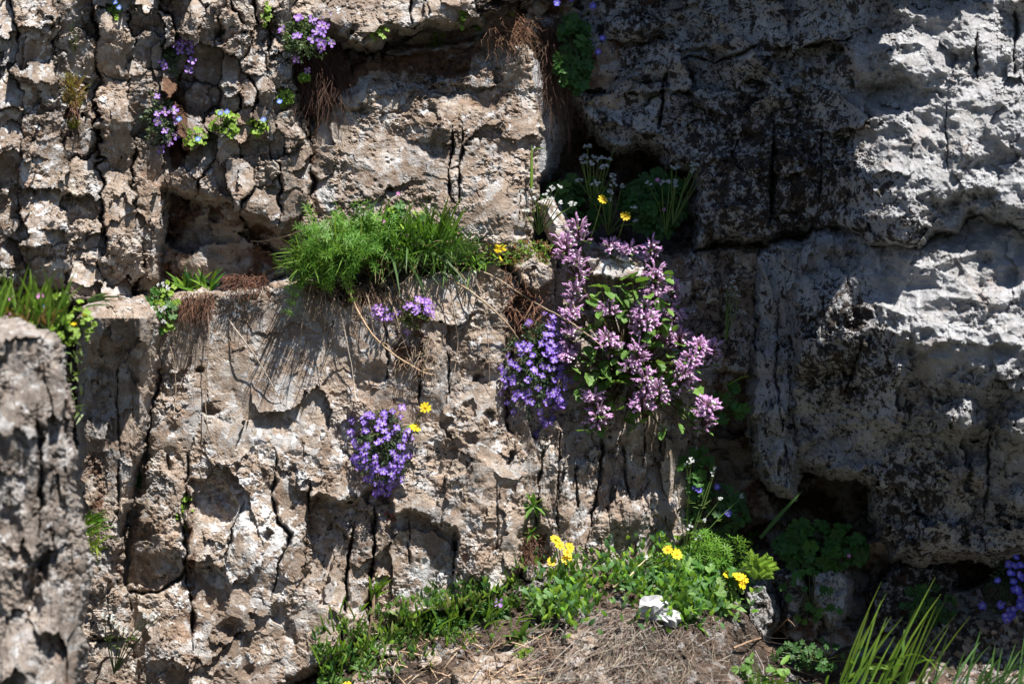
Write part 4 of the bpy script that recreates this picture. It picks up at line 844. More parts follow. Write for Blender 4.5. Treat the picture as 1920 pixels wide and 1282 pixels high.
for i in range(26): whorls(b, (U(-60, -30), U(-30, 0), U(0, 20)), (-1, U(-.3, .25), U(.1, .5)), U(30, 72), .1, 4, 12, jit(GREEN, .2))
for i in range(22): whorls(b, (U(-70, 40), U(-40, 10), U(8, 24)), (U(-.5, .2), U(-.1, .5), 1), U(50, 90), U(.1, .5), 5, U(10, 16), jit(GREEN, .2), k=5)
b.build('foliage', M_LEAF, t, kind='stuff')
blades('grass_tuft', 'mixed green grass and herbs on the ledge, middle of the long tuft', 'grass', 770, 470, [(300, (-130, 80), (-20, 40), (0, 40), (34, 92), 3.2, (.1, .8, .5), .7, .25, GREEN, (.11, .22, .04)), (90, (-60, 80), (-20, 30), (4, 30), (30, 60), 3.2, (0, .1, .8), .9, .5, DGREEN, GREEN),
    (9, (20, 60), (-10, 10), (10, 26), (90, 120), 6.5, (.35, .9, .35), .12, .08, (.11, .22, .035), LIME), (70, (-140, 80), (-34, 10), (4, 26), (24, 70), 2.2, (0, .1, .8), .9, .5, (.34, .27, .15), (.28, .24, .11)), (14, (-50, 60), (-20, 0), (10, 30), (60, 110), 5.5, (.4, .1, .6), .5, .9, (.07, .15, .04), (.10, .17, .05))], h=56)
herb('ledge_herb', 'leafy round-leaved herb growing through the middle of the long grass tuft', 742, 436, 70, 50, 95, L_LIME + L_GERB, (.5, .95), out=36, h=50, flowers=[(F_PINK, -32, 20, 40, (0, .3, 1), .9), (F_PINK, -20, 17, 40, (0, .3, 1), .8), (F_PINK, 22, -8, 42, (0, .3, 1), .8), (F_PINK, 6, 70, 18, (0, .3, 1), .7)])
blades('grass_tuft', 'grey-green spiky tuft at the right end of the long grass', 'grass', 850, 475, [(150, (-40, 50), (-26, 16), (0, 22), (26, 70), 3.0, (.05, .75, .5), .75, .2, (.08, .15, .05), (.12, .2, .07)), (60, (-40, 60), (-26, 0), (4, 22), (20, 44), 3, (0, .1, .8), .9, .4, GREEN, None)], h=50)
b = MB(); t = thing('ledge_moss', 'low green and rusty cover on the ledge between grass and pink clump', 'plant', 940, 480, 46)
for i in range(700):
    x = U(-70, 90); p = (x, U(-18, 26) - .02 * x, U(-6, 14)); d = nrm((U(-1, 1), U(-.1, 1), U(0, 1))); b.leaf(p, d, np.cross(d, (U(-1, 1), .3, 1)), U(5, 11), U(2.4, 4.6), jit(RN.choice([GREEN, (.16, .22, .05), (.20, .16, .06), (.22, .09, .04), LIME])), n=3)
b.build('foliage', M_LEAF, t, kind='stuff')
t = thing('yellow_stonecrop', 'small bright yellow starry flower cluster at the end of the long grass', 'flower', 936, 470, surf(936, 470) + 18); b = MB()
for i in range(11):
    d = nrm((U(-1, 1), U(-.4, 1), U(.2, 1))); b.leaf((U(-6, 6), U(-8, 5), 4), d, np.cross(d, (0, .3, 1)), U(9, 17), 4.0, jit(YELLOW, .08), n=4)
b.build('petal', M_PETAL, t)
b = MB(); t = thing('dark_green_tuft', 'dark green spiky tuft on the shaded sill of the left hollow', 'plant', 375, 534, 66)
for i in range(38):
    d = nrm((U(-.7, 1.0), U(.2, 1.0), U(.3, 1))); b.leaf((U(-34, 26), U(-14, 4), U(0, 8)), d, np.cross(d, (.2, .3, 1)), U(22, 44), U(4, 6.5), jit(RN.choice([DGREEN, GREEN, LIME]), .15), n=5)
b.build('foliage', M_LEAF, t)
blades('meadow_tuft', 'blurred green and reddish grass on top of the near left boulder', 'grass', 60, 600, [(170, (-140, 60), (-20, 14), (-30, 60), (30, 100), 4.0, (.1, .9, .2), .45, .15, GREEN, LIME), (60, (-120, 40), (-14, 8), (0, 60), (26, 60), 3.4, (.2, .8, .4), .5, .3, (.24, .12, .05), (.2, .2, .05))], h=440)
t = herb('meadow_herb', 'blurred leafy weeds with pink specks and yellow buds beside the near left boulder', 104, 606, 66, 46, 80, L_LIME, (.45, .85), out=44, h=420, flowers=[(F_PINK, -62, 40, 30, (0, .3, 1), 1.1), (F_PINK, -12, 42, 36, (0, .3, 1), 1.1), (F_PINK, -60, 12, 36, (0, .3, 1), 1.0), (F_BLUE, -6, 24, 36, (0, .3, 1), .9), (F_DAISY[0], 52, 14, 14, (.1, .9, .4), .55), (F_DAISY[1], 34, -2, 16, (.1, .9, .4), .6)])
blades('hanging_weed', 'thin pale weed trailing down the gap left of the squared block', 'plant', 146, 690, [(50, (-12, 10), (-80, 50), (0, 16), (10, 22), 3.4, (.1, .3, .8), .8, .2, (.12, .17, .06), None)], h=330)
blades('curled_grass', 'few curling grass blades above the squared block', 'grass', 166, 572, [(7, (-4, 8), (-6, 10), (0, 12), (40, 78), 3.2, (1, .35, .5), .22, .35, (.10, .18, .05), None)], h=250)
blades('dry_grass_tuft', 'small rust-coloured grass tuft in a cleft of the shattered outcrop', 'grass', 138, 176, [(90, (-12, 14), (-30, 20), (0, 16), (16, 44), 2.6, (.1, .8, .4), .6, .3, (.20, .11, .04), (.17, .18, .05)), (40, (-6, 10), (-40, -10), (0, 14), (14, 34), 2.2, (.1, -.5, .5), .6, .3, RUST, None)])
blades('dry_grass_tuft', 'tiny orange-green grass tuft lower in the same cleft', 'grass', 140, 236, [(40, (-8, 8), (-8, 8), (0, 10), (10, 26), 2.4, (.1, .7, .5), .6, .3, (.22, .15, .05), LIME)])
blades('thin_grass', 'thin dark grass stalk rising from the cleft near the top left', 'grass', 144, 100, [(5, (-4, 4), (-8, 8), (0, 10), (40, 70), 1.8, (0, 1, .3), .15, .1, (.12, .17, .05), None)])
blades('crevice_grass', 'short yellow-green grass tuft between the near boulder and the squared block', 'grass', 172, 1000, [(60, (-14, 14), (-34, 20), (0, 14), (18, 52), 3.0, (.4, .4, .6), .6, .3, LIME, (.2, .2, .06)), (16, (-14, 0), (0, 30), (0, 14), (40, 62), 3.0, (.8, .5, .4), .25, .15, GREEN, None)], h=260)
blades('crack_grass', 'small green grass sprouting from the dark crack at the foot of the face', 'grass', 700, 1116, [(26, (-8, 8), (-8, 12), (0, 14), (26, 62), 4.2, (.35, .8, .5), .4, .15, GREEN, LIME)])
strand('hanging_straw', 'dry straw hanging in the crack below the small green grass', 'dry stem', [(702, 1112, 10), (698, 1150, 8), (690, 1190, 8), (680, 1212, 12)], 3.0, (.16, .11, .07), wob=2.5)
blades('bent_grass', 'single bright grass blade with a bent tip at the left rim of the recess', 'grass', 996, 352, [(2, (-1, 1), (-4, 0), (16, 20), (74, 80), 5.0, (0.02, 1, .05), .02, .0, LIME, (.2, .32, .05)), (1, (2, 3), (66, 68), (16, 20), (34, 36), 3.4, (.8, .5, .2), .05, .9, (.14, .26, .05), None)], h=40)

for i, (x, y, d, L, lab) in enumerate([(640, 470, (.12, .35, 1), 170, 'long thin green stalk jutting from the left of the long grass tuft'), (600, 480, (-.25, .2, 1), 150, 'long thin green stalk jutting leftwards from the long grass tuft'), (680, 475, (.1, .5, 1), 165, 'long thin green stalk jutting from the middle of the long grass tuft'),
        (392, 545, (.02, .25, 1), 130, 'thin stalk jutting from the sill beside the dark green tuft'), (560, 500, (-.3, .0, 1), 110, 'thin stalk at the left end of the long grass tuft')]):
    blades('thin_grass', lab, 'grass', x, y, [(1, (0, 1), (0, 1), (10, 12), (L, L + 1), 2.6, d, .02, .12, (.16, .22, .05), None), (3, (-4, 4), (-4, 4), (8, 14), (L * .5, L * .7), 2.2, d, .25, .2, (.14, .22, .05), None)], h=70)
blades('thin_grass', 'loose fringe of fine stalks standing out from the long grass tuft', 'grass', 625, 480, [(85, (-60, 40), (-24, 16), (6, 20), (60, 140), 2.6, (-.12, .2, 1), .32, .15, (.13, .22, .04), None)], h=66)

# ---- recess plants
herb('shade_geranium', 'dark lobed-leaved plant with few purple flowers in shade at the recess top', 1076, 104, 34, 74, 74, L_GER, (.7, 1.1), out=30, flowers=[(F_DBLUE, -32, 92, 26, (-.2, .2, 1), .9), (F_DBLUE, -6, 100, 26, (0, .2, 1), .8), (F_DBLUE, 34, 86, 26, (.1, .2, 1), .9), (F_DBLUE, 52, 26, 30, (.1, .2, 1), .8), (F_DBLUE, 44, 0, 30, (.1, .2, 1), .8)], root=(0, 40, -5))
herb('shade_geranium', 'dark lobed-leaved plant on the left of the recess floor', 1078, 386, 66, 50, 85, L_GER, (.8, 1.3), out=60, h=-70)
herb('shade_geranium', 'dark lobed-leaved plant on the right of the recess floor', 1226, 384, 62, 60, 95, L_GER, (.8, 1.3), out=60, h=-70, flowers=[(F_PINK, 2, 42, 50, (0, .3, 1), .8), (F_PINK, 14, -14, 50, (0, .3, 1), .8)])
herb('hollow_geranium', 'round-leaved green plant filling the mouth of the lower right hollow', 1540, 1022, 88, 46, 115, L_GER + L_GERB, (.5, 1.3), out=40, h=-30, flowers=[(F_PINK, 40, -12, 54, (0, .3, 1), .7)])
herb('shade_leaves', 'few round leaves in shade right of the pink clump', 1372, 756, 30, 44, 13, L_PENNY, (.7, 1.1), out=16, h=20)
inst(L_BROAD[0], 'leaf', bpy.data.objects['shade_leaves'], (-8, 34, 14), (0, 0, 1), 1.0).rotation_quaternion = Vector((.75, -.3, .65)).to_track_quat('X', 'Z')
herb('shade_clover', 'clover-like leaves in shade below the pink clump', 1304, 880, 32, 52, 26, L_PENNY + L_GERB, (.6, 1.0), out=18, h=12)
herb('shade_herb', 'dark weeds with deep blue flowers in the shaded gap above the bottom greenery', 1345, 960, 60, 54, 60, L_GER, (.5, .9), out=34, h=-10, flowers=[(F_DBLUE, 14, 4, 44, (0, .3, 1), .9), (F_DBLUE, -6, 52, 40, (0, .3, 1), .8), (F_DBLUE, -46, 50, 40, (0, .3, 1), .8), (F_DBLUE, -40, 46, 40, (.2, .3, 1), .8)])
umbels('white_umbel', 'spray of tiny white flowers standing in the dark recess', 1112, 400, [(1086, 302, 40), (1096, 298, 44), (1110, 300, 44), (1126, 300, 40), (1138, 304, 36), (1092, 312, 46), (1104, 312, 48), (1120, 304, 44), (1132, 316, 40), (1148, 332, 36), (1100, 278, 30), (1152, 270, 26), (1126, 318, 44)], h=-50)
umbels('white_umbel', 'lower spray of tiny white flowers in the middle of the recess', 1140, 440, [(1115, 348, 60), (1112, 352, 60), (1084, 342, 40), (1146, 352, 50), (1162, 354, 46), (1142, 366, 56), (1138, 380, 56), (1184, 396, 50), (1188, 420, 46), (1146, 340, 40)], h=-30)
umbels('white_umbel', 'white flower spray at the left edge of the recess by the brown stick', 1010, 440, [(1034, 358, 30), (1046, 356, 34), (1024, 368, 34), (1030, 378, 34), (1048, 384, 36), (1070, 388, 36), (1074, 386, 32), (998, 376, 24), (986, 400, 20), (997, 358, 20)], h=30)
umbels('white_umbel', 'white flower spray before the right jamb of the recess', 1262, 420, [(1300, 292, 30), (1306, 290, 30), (1294, 312, 30), (1300, 314, 30), (1312, 306, 30), (1320, 324, 30), (1296, 324, 30), (1258, 318, 16), (1268, 314, 16)], h=-20)
umbels('white_umbel', 'row of tiny white flowers at the right of the recess floor', 1248, 440, [(1236, 348, 50), (1250, 346, 52), (1260, 352, 52), (1212, 348, 40), (1262, 346, 46)], h=-40)
umbels('white_umbel', 'pale white flowers on the shaded wall right of the pink clump', 1360, 640, [(1372, 530, 10), (1378, 542, 12), (1382, 556, 12), (1362, 540, 10), (1374, 520, 8)], h=14, sc=.7)
umbels('white_umbel', 'white-flowered weed in the bottom left corner', 214, 1262, [(208, 1152, 40), (222, 1156, 40), (232, 1170, 40), (242, 1176, 42), (278, 1152, 44), (292, 1150, 44), (300, 1152, 40)], h=150, sc=.9)
umbels('white_umbel', 'greenish white flower heads on tall stalks in the shade above the bottom greenery', 1286, 1040, [(1284, 868, 30), (1292, 862, 30), (1332, 888, 20), (1338, 878, 20), (1384, 928, 24), (1346, 932, 26), (1318, 972, 36), (1268, 924, 30)], h=20, sc=.8)
umbels('white_umbel', 'two white flower heads above the bottom greenery', 1290, 1080, [(1288, 986, 40), (1304, 1004, 44), (1212, 1040, 40)], h=60, sc=.8)
herb('white_bittercress', 'round-leaved weed with white flower clusters at the corner of the squared block', 308, 574, 26, 52, 44, L_LIME + L_GERB[:1], (.5, .9), out=30, h=86, root=(6, 20, -4), flowers=[(F_UMBEL[0], 2, 38, 30, (0, .4, 1), 1.0), (F_UMBEL[1], 12, 32, 30, (0, .4, 1), .9), (F_UMBEL[2], -14, -8, 30, (0, .4, 1), 1.0), (F_UMBEL[0], -2, -10, 32, (0, .4, 1), 1.0), (F_UMBEL[1], 8, -6, 30, (0, .4, 1), .9), (F_UMBEL[2], -14, -26, 30, (0, .4, 1), .9), (F_UMBEL[0], -10, -50, 26, (0, .4, 1), .7), (F_UMBEL[1], 8, -28, 30, (0, .4, 1), .8)])
herb('pennywort', 'glossy green round-leaved plant in the crack low on the left', 263, 890, 15, 27, 13, L_PENNY, (.75, 1.05), out=16)
herb('trailing_weed', 'small pale trailing weed in the vertical crack of the sunlit face', 340, 960, 22, 44, 40, L_LIME, (.35, .6), out=12)

# ---- blue-eyed weeds on the outcrop
for i, (x, y, w, hh, n, lab, fl) in enumerate([
    (207, 22, 20, 22, 22, 'small lime-green weed with blue flowers near the top left corner', [(14, 12), (22, 2)]),
    (366, 262, 22, 22, 26, 'lime-green blue-flowered weed on the earthy ledge, leftmost of three', [(10, -2), (-24, 34)]),
    (424, 234, 30, 24, 40, 'lime-green blue-flowered weed on the stone sill, middle of three', [(-6, 18), (6, 20)]),
    (486, 238, 22, 18, 30, 'lime-green blue-flowered weed on the stone sill, rightmost of three', [(12, 10)]),
    (534, 186, 15, 18, 22, 'little green weed with blue flower on the outcrop beside the hanging roots', [(-6, -8)]),
    (500, 30, 8, 30, 12, 'tiny green weed high on the outcrop left of the top ledge', [])]):
    herb('speedwell', lab, x, y, w, hh, n, L_LIME, (.4, .9), out=20, flowers=[(F_BLUE, fx, fy, 22, (0, .3, 1), 1.0) for fx, fy in fl], group='speedwell plants on the outcrop')
herb('ledge_sprig', 'yellow-green clover sprig under the top ledge', 712, 64, 18, 14, 12, L_LIME, (.5, .8), out=18)
herb('ledge_sprig', 'grey-green leafy sprig hanging before the shaded part of the pitted face', 820, 82, 18, 20, 26, L_LIME, (.3, .55), out=16)
herb('ledge_sprig', 'pale leafy sprig at the top ledge end above the rusty roots', 866, 36, 12, 28, 26, L_LIME, (.3, .55), out=20)
herb('ledge_sprig', 'small green sprig on the rusty roots at the top', 900, 52, 10, 8, 12, L_LIME, (.35, .55), out=16)
herb('ledge_sprig', 'light green sprig at the corner above the recess', 955, 24, 14, 12, 16, L_LIME, (.35, .55), out=20)
herb('leaf_sprout', 'single two-leaved sprout on the hanging roots', 574, 146, 8, 12, 5, L_LIME, (.9, 1.3), out=16, h=70)
herb('red_seedling', 'tiny red seedling at the lower end of the hanging roots', 580, 268, 5, 14, 9, [raw_round_leaf(6, 4, (.35, .04, .03), .2, 3).mesh('leaf', M_LEAF, True)], (.5, .9), out=10)
herb('red_seedling', 'pinkish seedling in the dark niche under the violet cushion', 730, 966, 14, 14, 10, [raw_round_leaf(6, 4, (.30, .10, .09), .2, 3).mesh('leaf', M_LEAF, True)], (.4, .8), out=14)

# ---- yellow daisies
def daisies(label, px, py, heads, h=None, leaves=0, sc=1.0):
    h = surf(px, py) if h is None else h; t = thing('yellow_daisy', label, 'flower', px, py, h); st = MB()
    for (x, y, z, d) in heads:
        p = np.array((x - px, py - y, z), float); inst(RN.choice(F_DAISY), 'flower', t, p, nrm(d), sc * U(.92, 1.08)); q = p - nrm(d) * 4; st.tube([(0, 0, 0), (p[0] * .4 + U(-4, 4), p[1] * .5, z * .6), q], [1.4, 1.2, 1.0], jit((.14, .22, .05)), 5)
    for i in range(leaves):
        d = nrm((U(-1, 1), U(-.4, .9), U(.1, 1))); b0 = (U(-20, 20), U(-40, 30), U(0, 20)); st.leaf(b0, d, np.cross(d, (U(-.5, .5), .4, 1)), U(18, 38), U(6, 11), jit(GREEN, .2), n=6)
    st.build('stem', M_LEAF, t); return t
daisies('yellow daisy with a long stalk, upper one at the recess', 1100, 470, [(1126, 381, 60, (.3, .5, .9))], h=30)
daisies('yellow daisy at the recess, lower right of its fellow', 1152, 468, [(1168, 411, 60, (.1, .3, 1))], h=30)
daisies('two yellow daisies right above the violet cushion on the sunlit face', 766, 826, [(799, 764, 34, (0, .3, 1)), (780, 801, 26, (.3, .7, .6))], leaves=3)
daisies('bunch of yellow daisies on leafy stalks at the foot of the face', 1052, 1118, [(1040, 1008, 40, (.1, .7, .7)), (1048, 1018, 46, (.3, .6, .7)), (1062, 1030, 50, (.1, .6, .8)), (1060, 1042, 50, (0, .6, .8)), (1066, 1022, 40, (.5, .6, .6)), (1034, 1048, 40, (0, .6, .8))], h=70, leaves=34)
daisies('pair of yellow daisies leaning over the bottom greenery', 1180, 1086, [(1244, 1024, 56, (-.1, .6, .8)), (1260, 1032, 58, (.2, .5, .8))], h=80, leaves=6)
daisies('yellow daisies at the right end of the bottom greenery', 1352, 1120, [(1376, 1074, 50, (.3, .7, .7)), (1382, 1086, 50, (.6, .4, .7)), (1360, 1072, 40, (0, .8, .5)), (1386, 1078, 44, (.5, .6, .6))], h=90, leaves=10)
daisies('yellow daisy cut by the bottom edge of the picture', 650, 1320, [(656, 1278, 40, (0, .7, .7))], h=150)

# ---- dry stems over the face
K = (.36, .27, .18)
strand('dry_twig', 'long dry stem arching from the grass to the trailing violet cushion', 'dry stem', [(728, 462, 26), (800, 500, 34), (880, 545, 30), (945, 600, 26), (975, 640, 24), (1000, 668, 30)], 2.4, K, twigs=3)
strand('dry_twig', 'straight dry stem slanting from the grass tip to the pink clump', 'dry stem', [(690, 478, 24), (790, 500, 26), (900, 508, 26), (1000, 566, 40), (1075, 608, 70), (1130, 650, 95)], 1.8, K)
strand('dry_twig', 'dry stem hanging from the grass and slanting to the right above the violet cushion', 'dry stem', [(634, 480, 30), (648, 530, 34), (680, 600, 26), (720, 650, 22), (790, 696, 14), (815, 702, 12)], 2.4, (.40, .28, .17), twigs=3)
strand('dry_twig', 'curved dry stem ending at the small violet clusters', 'dry stem', [(650, 500, 26), (700, 520, 30), (735, 570, 26), (750, 620, 20), (765, 660, 14)], 1.9, K)
strand('dry_twig', 'thin pale dry stem hanging down to the round violet cushion', 'dry stem', [(634, 560, 18), (644, 610, 20), (656, 670, 18), (664, 720, 14), (668, 752, 12)], 1.5, (.45, .38, .30))
for pts_, lab in [([(604, 520, 26), (612, 580, 34), (606, 640, 30), (612, 700, 22)], 'hair-thin dry stem hanging from the left part of the grass tuft'), ([(670, 520, 24), (690, 560, 30), (700, 620, 24), (712, 670, 16)], 'hair-thin dry stem between the two small violet clusters and the grass'), ([(585, 530, 30), (570, 590, 40), (560, 650, 34), (548, 690, 24)], 'hair-thin dry stem slanting left below the grass tuft'),
        ([(840, 520, 24), (850, 580, 28), (858, 640, 20), (852, 700, 12)], 'hair-thin dry stem hanging below the right end of the grass'), ([(880, 505, 22), (905, 560, 30), (915, 640, 22), (918, 720, 12)], 'hair-thin dry stem curving down toward the trailing violet cushion'), ([(300, 620, 16), (322, 660, 24), (330, 720, 20), (326, 780, 10)], 'hair-thin dry stem beside the squared block'),
        ([(388, 575, 18), (392, 640, 26), (386, 720, 22), (390, 800, 14), (420, 860, 8)], 'long hair-thin dark stem hanging down the left of the sunlit face')]:
    strand('dry_twig', lab, 'dry stem', pts_, 1.15, (.28, .21, .15), twigs=1)
strand('dry_twig', 'grey dry stem slanting across the left of the sunlit face', 'dry stem', [(394, 546, 22), (440, 615, 24), (480, 670, 22), (515, 730, 16), (534, 770, 8)], 1.6, (.34, .29, .24))
strand('dry_twig', 'thorny dry twig beside the left end of the grass', 'dry stem', [(572, 430, 30), (530, 445, 36), (490, 452, 40), (470, 452, 44)], 1.6, (.42, .31, .2), twigs=7)
strand('dry_twig', 'fine dry stem looping below the ledge left of the pink clump', 'dry stem', [(955, 575, 20), (985, 586, 26), (1010, 580, 26), (1030, 560, 20)], 1.1, K, twigs=3)
strand('dry_twig', 'thin brown twig sticking up at the bottom right of the straw', 'twig', [(1376, 1214, 26), (1410, 1200, 40), (1446, 1188, 60), (1480, 1156, 70)], 2.2, (.26, .17, .11), twigs=2)
strand('brown_stick', 'weathered brown stick leaning at the left of the recess floor', 'stick', [(1004, 336, 10), (1020, 366, 24), (1040, 400, 34), (1062, 436, 40)], 6.0, (.16, .09, .055), wob=2)
strand('dry_twig', 'short pale dry shoot below the left end of the grass', 'dry stem', [(560, 520, 20), (556, 534, 24), (550, 550, 22)], 1.5, (.45, .33, .2))
strand('dry_twig', 'long dry straw lying along the top of the bottom greenery', 'dry stem', [(1150, 1100, 40), (1180, 1080, 50), (1200, 1058, 56), (1222, 1040, 60)], 2.2, (.42, .37, .2))
build_rock('pale_splinter', [(1022, 384), (1034, 378), (1064, 430), (1074, 452), (1050, 452), (1036, 424)], lambda X, Y: 40 + 0.5 * (Y - 410) + 3 * fbm(X / 20, Y / 20, 3, 5), M_WARM, 'white splinter of rock under the brown stick', edge=5, rough=2, wht=.8)
t = thing('silver_rosette', 'silvery long-leaved rosette by the brown stick', 'plant', 1016, 440, surf(1016, 440) + 16)
for d, sc in (((.15, 1, .4), 1.1), ((.75, .75, .5), 1.05), ((-.3, .7, .6), .8), ((.9, .1, .5), .8), ((-.6, .3, .7), .6), ((.1, .5, .9), .8)):
    inst(RN.choice(L_SILVER if sc > .7 else L_BROAD), 'leaf', t, (0, 0, 6), (0, 0, 1), sc).rotation_quaternion = Vector((d[0], -d[2], d[1])).to_track_quat('X', 'Z')
def rosette(name, label, px, py, n, meshes, sc, h=None, up=.5):
    h = surf(px, py) + 6 if h is None else h; t = thing(name, label, 'plant', px, py, h)
    for i in range(n):
        a = 6.283 * i / n + U(-.3, .3); inst(RN.choice(meshes), 'leaf', t, (0, 0, i * .8), (0, 0, 1), U(*sc)).rotation_quaternion = Vector((math.cos(a), -U(.3, .8), math.sin(a) * .9 + up * .3)).to_track_quat('X', 'Z')
    return t
rosette('rosette_weed', 'bright green rosette weed on the right edge of the sunlit face', 1000, 946, 9, L_BROAD, (.55, .85))
rosette('rosette_weed', 'smaller rosette weed on the soil clod just below its larger twin', 996, 1000, 7, L_BROAD, (.4, .6))
rosette('broadleaf_weed', 'broad-leaved weed at the right end of the ground herbs', 976, 1196, 9, L_BROAD, (.8, 1.2), h=170)
herb('creeping_weed', 'small green creeping weed on the pale stone at the bottom edge', 988, 1236, 26, 20, 40, L_LIME, (.4, .8), out=16, h=210)

# ---- rusty root mats
roots('hanging_roots', 'dark brown root mat hanging under the top ledge', 598, 118, 520, (-36, 44), (-30, 22), (20, 96), (.05, -1, .1), .42, col=(.085, .042, .026), out=(-10, 12), h=34)
roots('hanging_roots', 'rusty tangle of fine roots draped over the upper corner of the pitted face', 950, 56, 300, (-36, 40), (-24, 20), (14, 52), (.3, -.4, .4), 1.0, col=(.17, .09, .05), out=(-8, 12), h=36)
roots('hanging_roots', 'long dark root curtain down the left side of the recess', 1026, 90, 260, (-16, 22), (-20, 50), (60, 160), (.1, -1, .1), .25, col=(.085, .045, .028), out=(0, 10), h=-46)
roots('hanging_roots', 'clump of reddish roots on the sill left of the grass', 462, 530, 240, (-34, 40), (-12, 12), (10, 34), (-.1, -.5, .5), 1.0, col=(.13, .06, .036), h=66)
roots('hanging_roots', 'reddish root fringe under the white-flowered weed', 376, 562, 220, (-34, 26), (-12, 14), (14, 50), (-.1, -1, .3), .6, col=(.13, .065, .04), out=(0, 12), h=66)
roots('hanging_roots', 'tangle of dark rootlets in the earthy gap left of the pink clump', 985, 560, 150, (-40, 40), (-50, 60), (14, 40), (0, -.5, .6), .9, col=(.17, .085, .05), h=40)
roots('hanging_roots', 'dry rootlets under the hanging grass', 640, 548, 180, (-70, 130), (-10, 16), (16, 60), (.1, -1, .4), .5, col=(.25, .17, .11), h=64)
roots('hanging_roots', 'loose soil clod with rootlets at the right edge of the sunlit face', 994, 1030, 120, (-20, 22), (-26, 24), (8, 24), (0, -.3, .8), .9, col=(.10, .05, .03), h=50)
roots('dry_tuft', 'thin pale dry grass tuft below the small violet cushion', 790, 655, 110, (-40, 30), (-30, 30), (14, 46), (-.1, -.5, .6), .9, col=(.34, .25, .17), h=64, r=.6)

# ---- foot of the wall
def scatter(name, kind_label, n, region, leafs, cols, L, w, up, dens=None, kind='stuff', dz=(0, 10)):
    b = MB(); o0 = W(*region[4]); 
    for i in range(n):
        for _ in range(30):
            x, y = U(region[0], region[1]), U(region[2], region[3])
            if dens is None or RN.random() < dens(x, y): break
        else: continue
        q = W(x, y, surf(x, y) + U(*dz)) - o0; p = (q.x / S, q.z / S, -q.y / S); d = nrm(np.array(up) + np.array((U(-1, 1), U(-.5, .6), U(-.6, .8))) * .8); b.leaf(p, d, np.cross(d, (U(-1, 1), U(-.4, .8), 1)), U(*L), U(*w), jit(RN.choice(cols), .22), n=4)
    o = b.build(name, M_LEAF, None, o0); tag(o, kind_label, 'ground cover', kind=kind); return o
def band(x, y):
    c = float(np.interp(x, [600, 700, 800, 900, 1000], [1250, 1206, 1162, 1130, 1112])); return math.exp(-((y - c) / 44) ** 2) * (1 if x < 960 else .5) * (.2 + .8 * (math.sin(x * .05 + y * .03) * math.sin(y * .07 - x * .021) > -.1))
scatter('ground_herbs', 'low green herbs along the foot of the sunlit face', 1500, (590, 1010, 1090, 1300, (800, 1200, 100)), None, [GREEN, DGREEN, (.10, .19, .05), (.18, .26, .07)], (8, 22), (3, 7), (0, .7, .5), band, dz=(0, 22))
def rim(x, y):
    c = float(np.interp(x, [600, 640, 740, 850, 940, 975], [1262, 1232, 1176, 1142, 1108, 1070])); return math.exp(-((y - c) / 13) ** 2) * (.25 + .75 * (math.sin(x * .06) * .5 + .5))
scatter('ground_herbs', 'leafy fringe growing along the lower rim of the sunlit face', 480, (600, 985, 1050, 1290, (800, 1170, 90)), None, [GREEN, DGREEN, LIME, (.18, .2, .06)], (9, 26), (3, 8), (.1, .9, .6), rim, dz=(26, 64))
blades('ground_grass', 'short grass blades among the ground herbs at the foot of the face', 'grass', 800, 1200, [(120, (-190, 180), (-60, 60), (10, 60), (24, 60), 3.4, (.2, .8, .5), .5, .2, GREEN, LIME)], h=90)
t = thing('pink_flower', 'single lilac five-petalled flower among the ground herbs', 'flower', 934, 1128, surf(934, 1128) + 30); inst(F_PURPLE[0], 'flower', t, (0, 0, 8), (0, .4, 1), 1.1)
def weeds(x, y): return max(math.exp(-((x - 1290) / 90) ** 2 - ((y - 1080) / 56) ** 2), .9 * math.exp(-((x - 1060) / 46) ** 2 - ((y - 1110) / 44) ** 2), .5 * math.exp(-((x - 1180) / 90) ** 2 - ((y - 1070) / 30) ** 2))
scatter('ground_herbs', 'thick mixed leaves of the bottom greenery around the white scrap', 1700, (980, 1420, 1000, 1200, (1240, 1100, 100)), None, [GREEN, LIME, (.08, .17, .06), (.14, .25, .09)], (10, 22), (5, 10), (0, .7, .6), weeds, dz=(4, 60))
b = MB(); t = thing('bedstraw_tuft', 'spiky whorled green weed behind the bottom greenery in half shade', 'plant', 1320, 1060, 60)
for i in range(36): whorls(b, (U(-40, 70), U(-30, 20), U(0, 30)), (U(-.6, .6), U(.4, 1.1), U(.1, .6)), U(36, 74), .15, 5, U(10, 15), jit(GREEN, .2))
b.build('foliage', M_LEAF, t, kind='stuff')
herb('bottom_weed', 'broad lobed leaves at the heart of the bottom greenery', 1300, 1100, 88, 46, 70, L_NETTLE + L_GERB, (.7, 1.3), out=46, h=110, face=(0, .6, .8))
rosette('broadleaf_weed', 'large yellow-green leaves right beside the white scrap', 1276, 1148, 10, L_BROAD, (1.0, 1.5), h=180)
b = MB(); t = thing('fern_sprig', 'feathery bright green sprig at the edge of the lower right shade', 'plant', 1420, 1070, 110)
for i in range(16):
    d = nrm((U(-.8, .8), U(.1, 1), U(.2, .8))); base = np.array((U(-8, 8), U(-20, 8), 0)); L = U(26, 46)
    b.tube([base, base + d * L], [.9, .5], LIME, 3)
    for k in range(9):
        p = base + d * L * (.25 + .085 * k); sd = nrm(np.cross(d, (0, 0, 1)))
        for s_ in (-1, 1): q = nrm(sd * s_ + d * .7); b.leaf(p, q, np.cross(q, (0, .2, 1)), 9, 2.6, jit(LIME, .2), n=3)
b.build('foliage', M_LEAF, t, kind='stuff')
blades('bent_grass', 'bent grass blade hanging at the right of the bottom greenery', 'grass', 1376, 1070, [(2, (0, 4), (-6, 0), (0, 8), (66, 78), 5.5, (.75, .8, .3), .06, .95, (.09, .17, .06), (.13, .22, .08))], h=120)
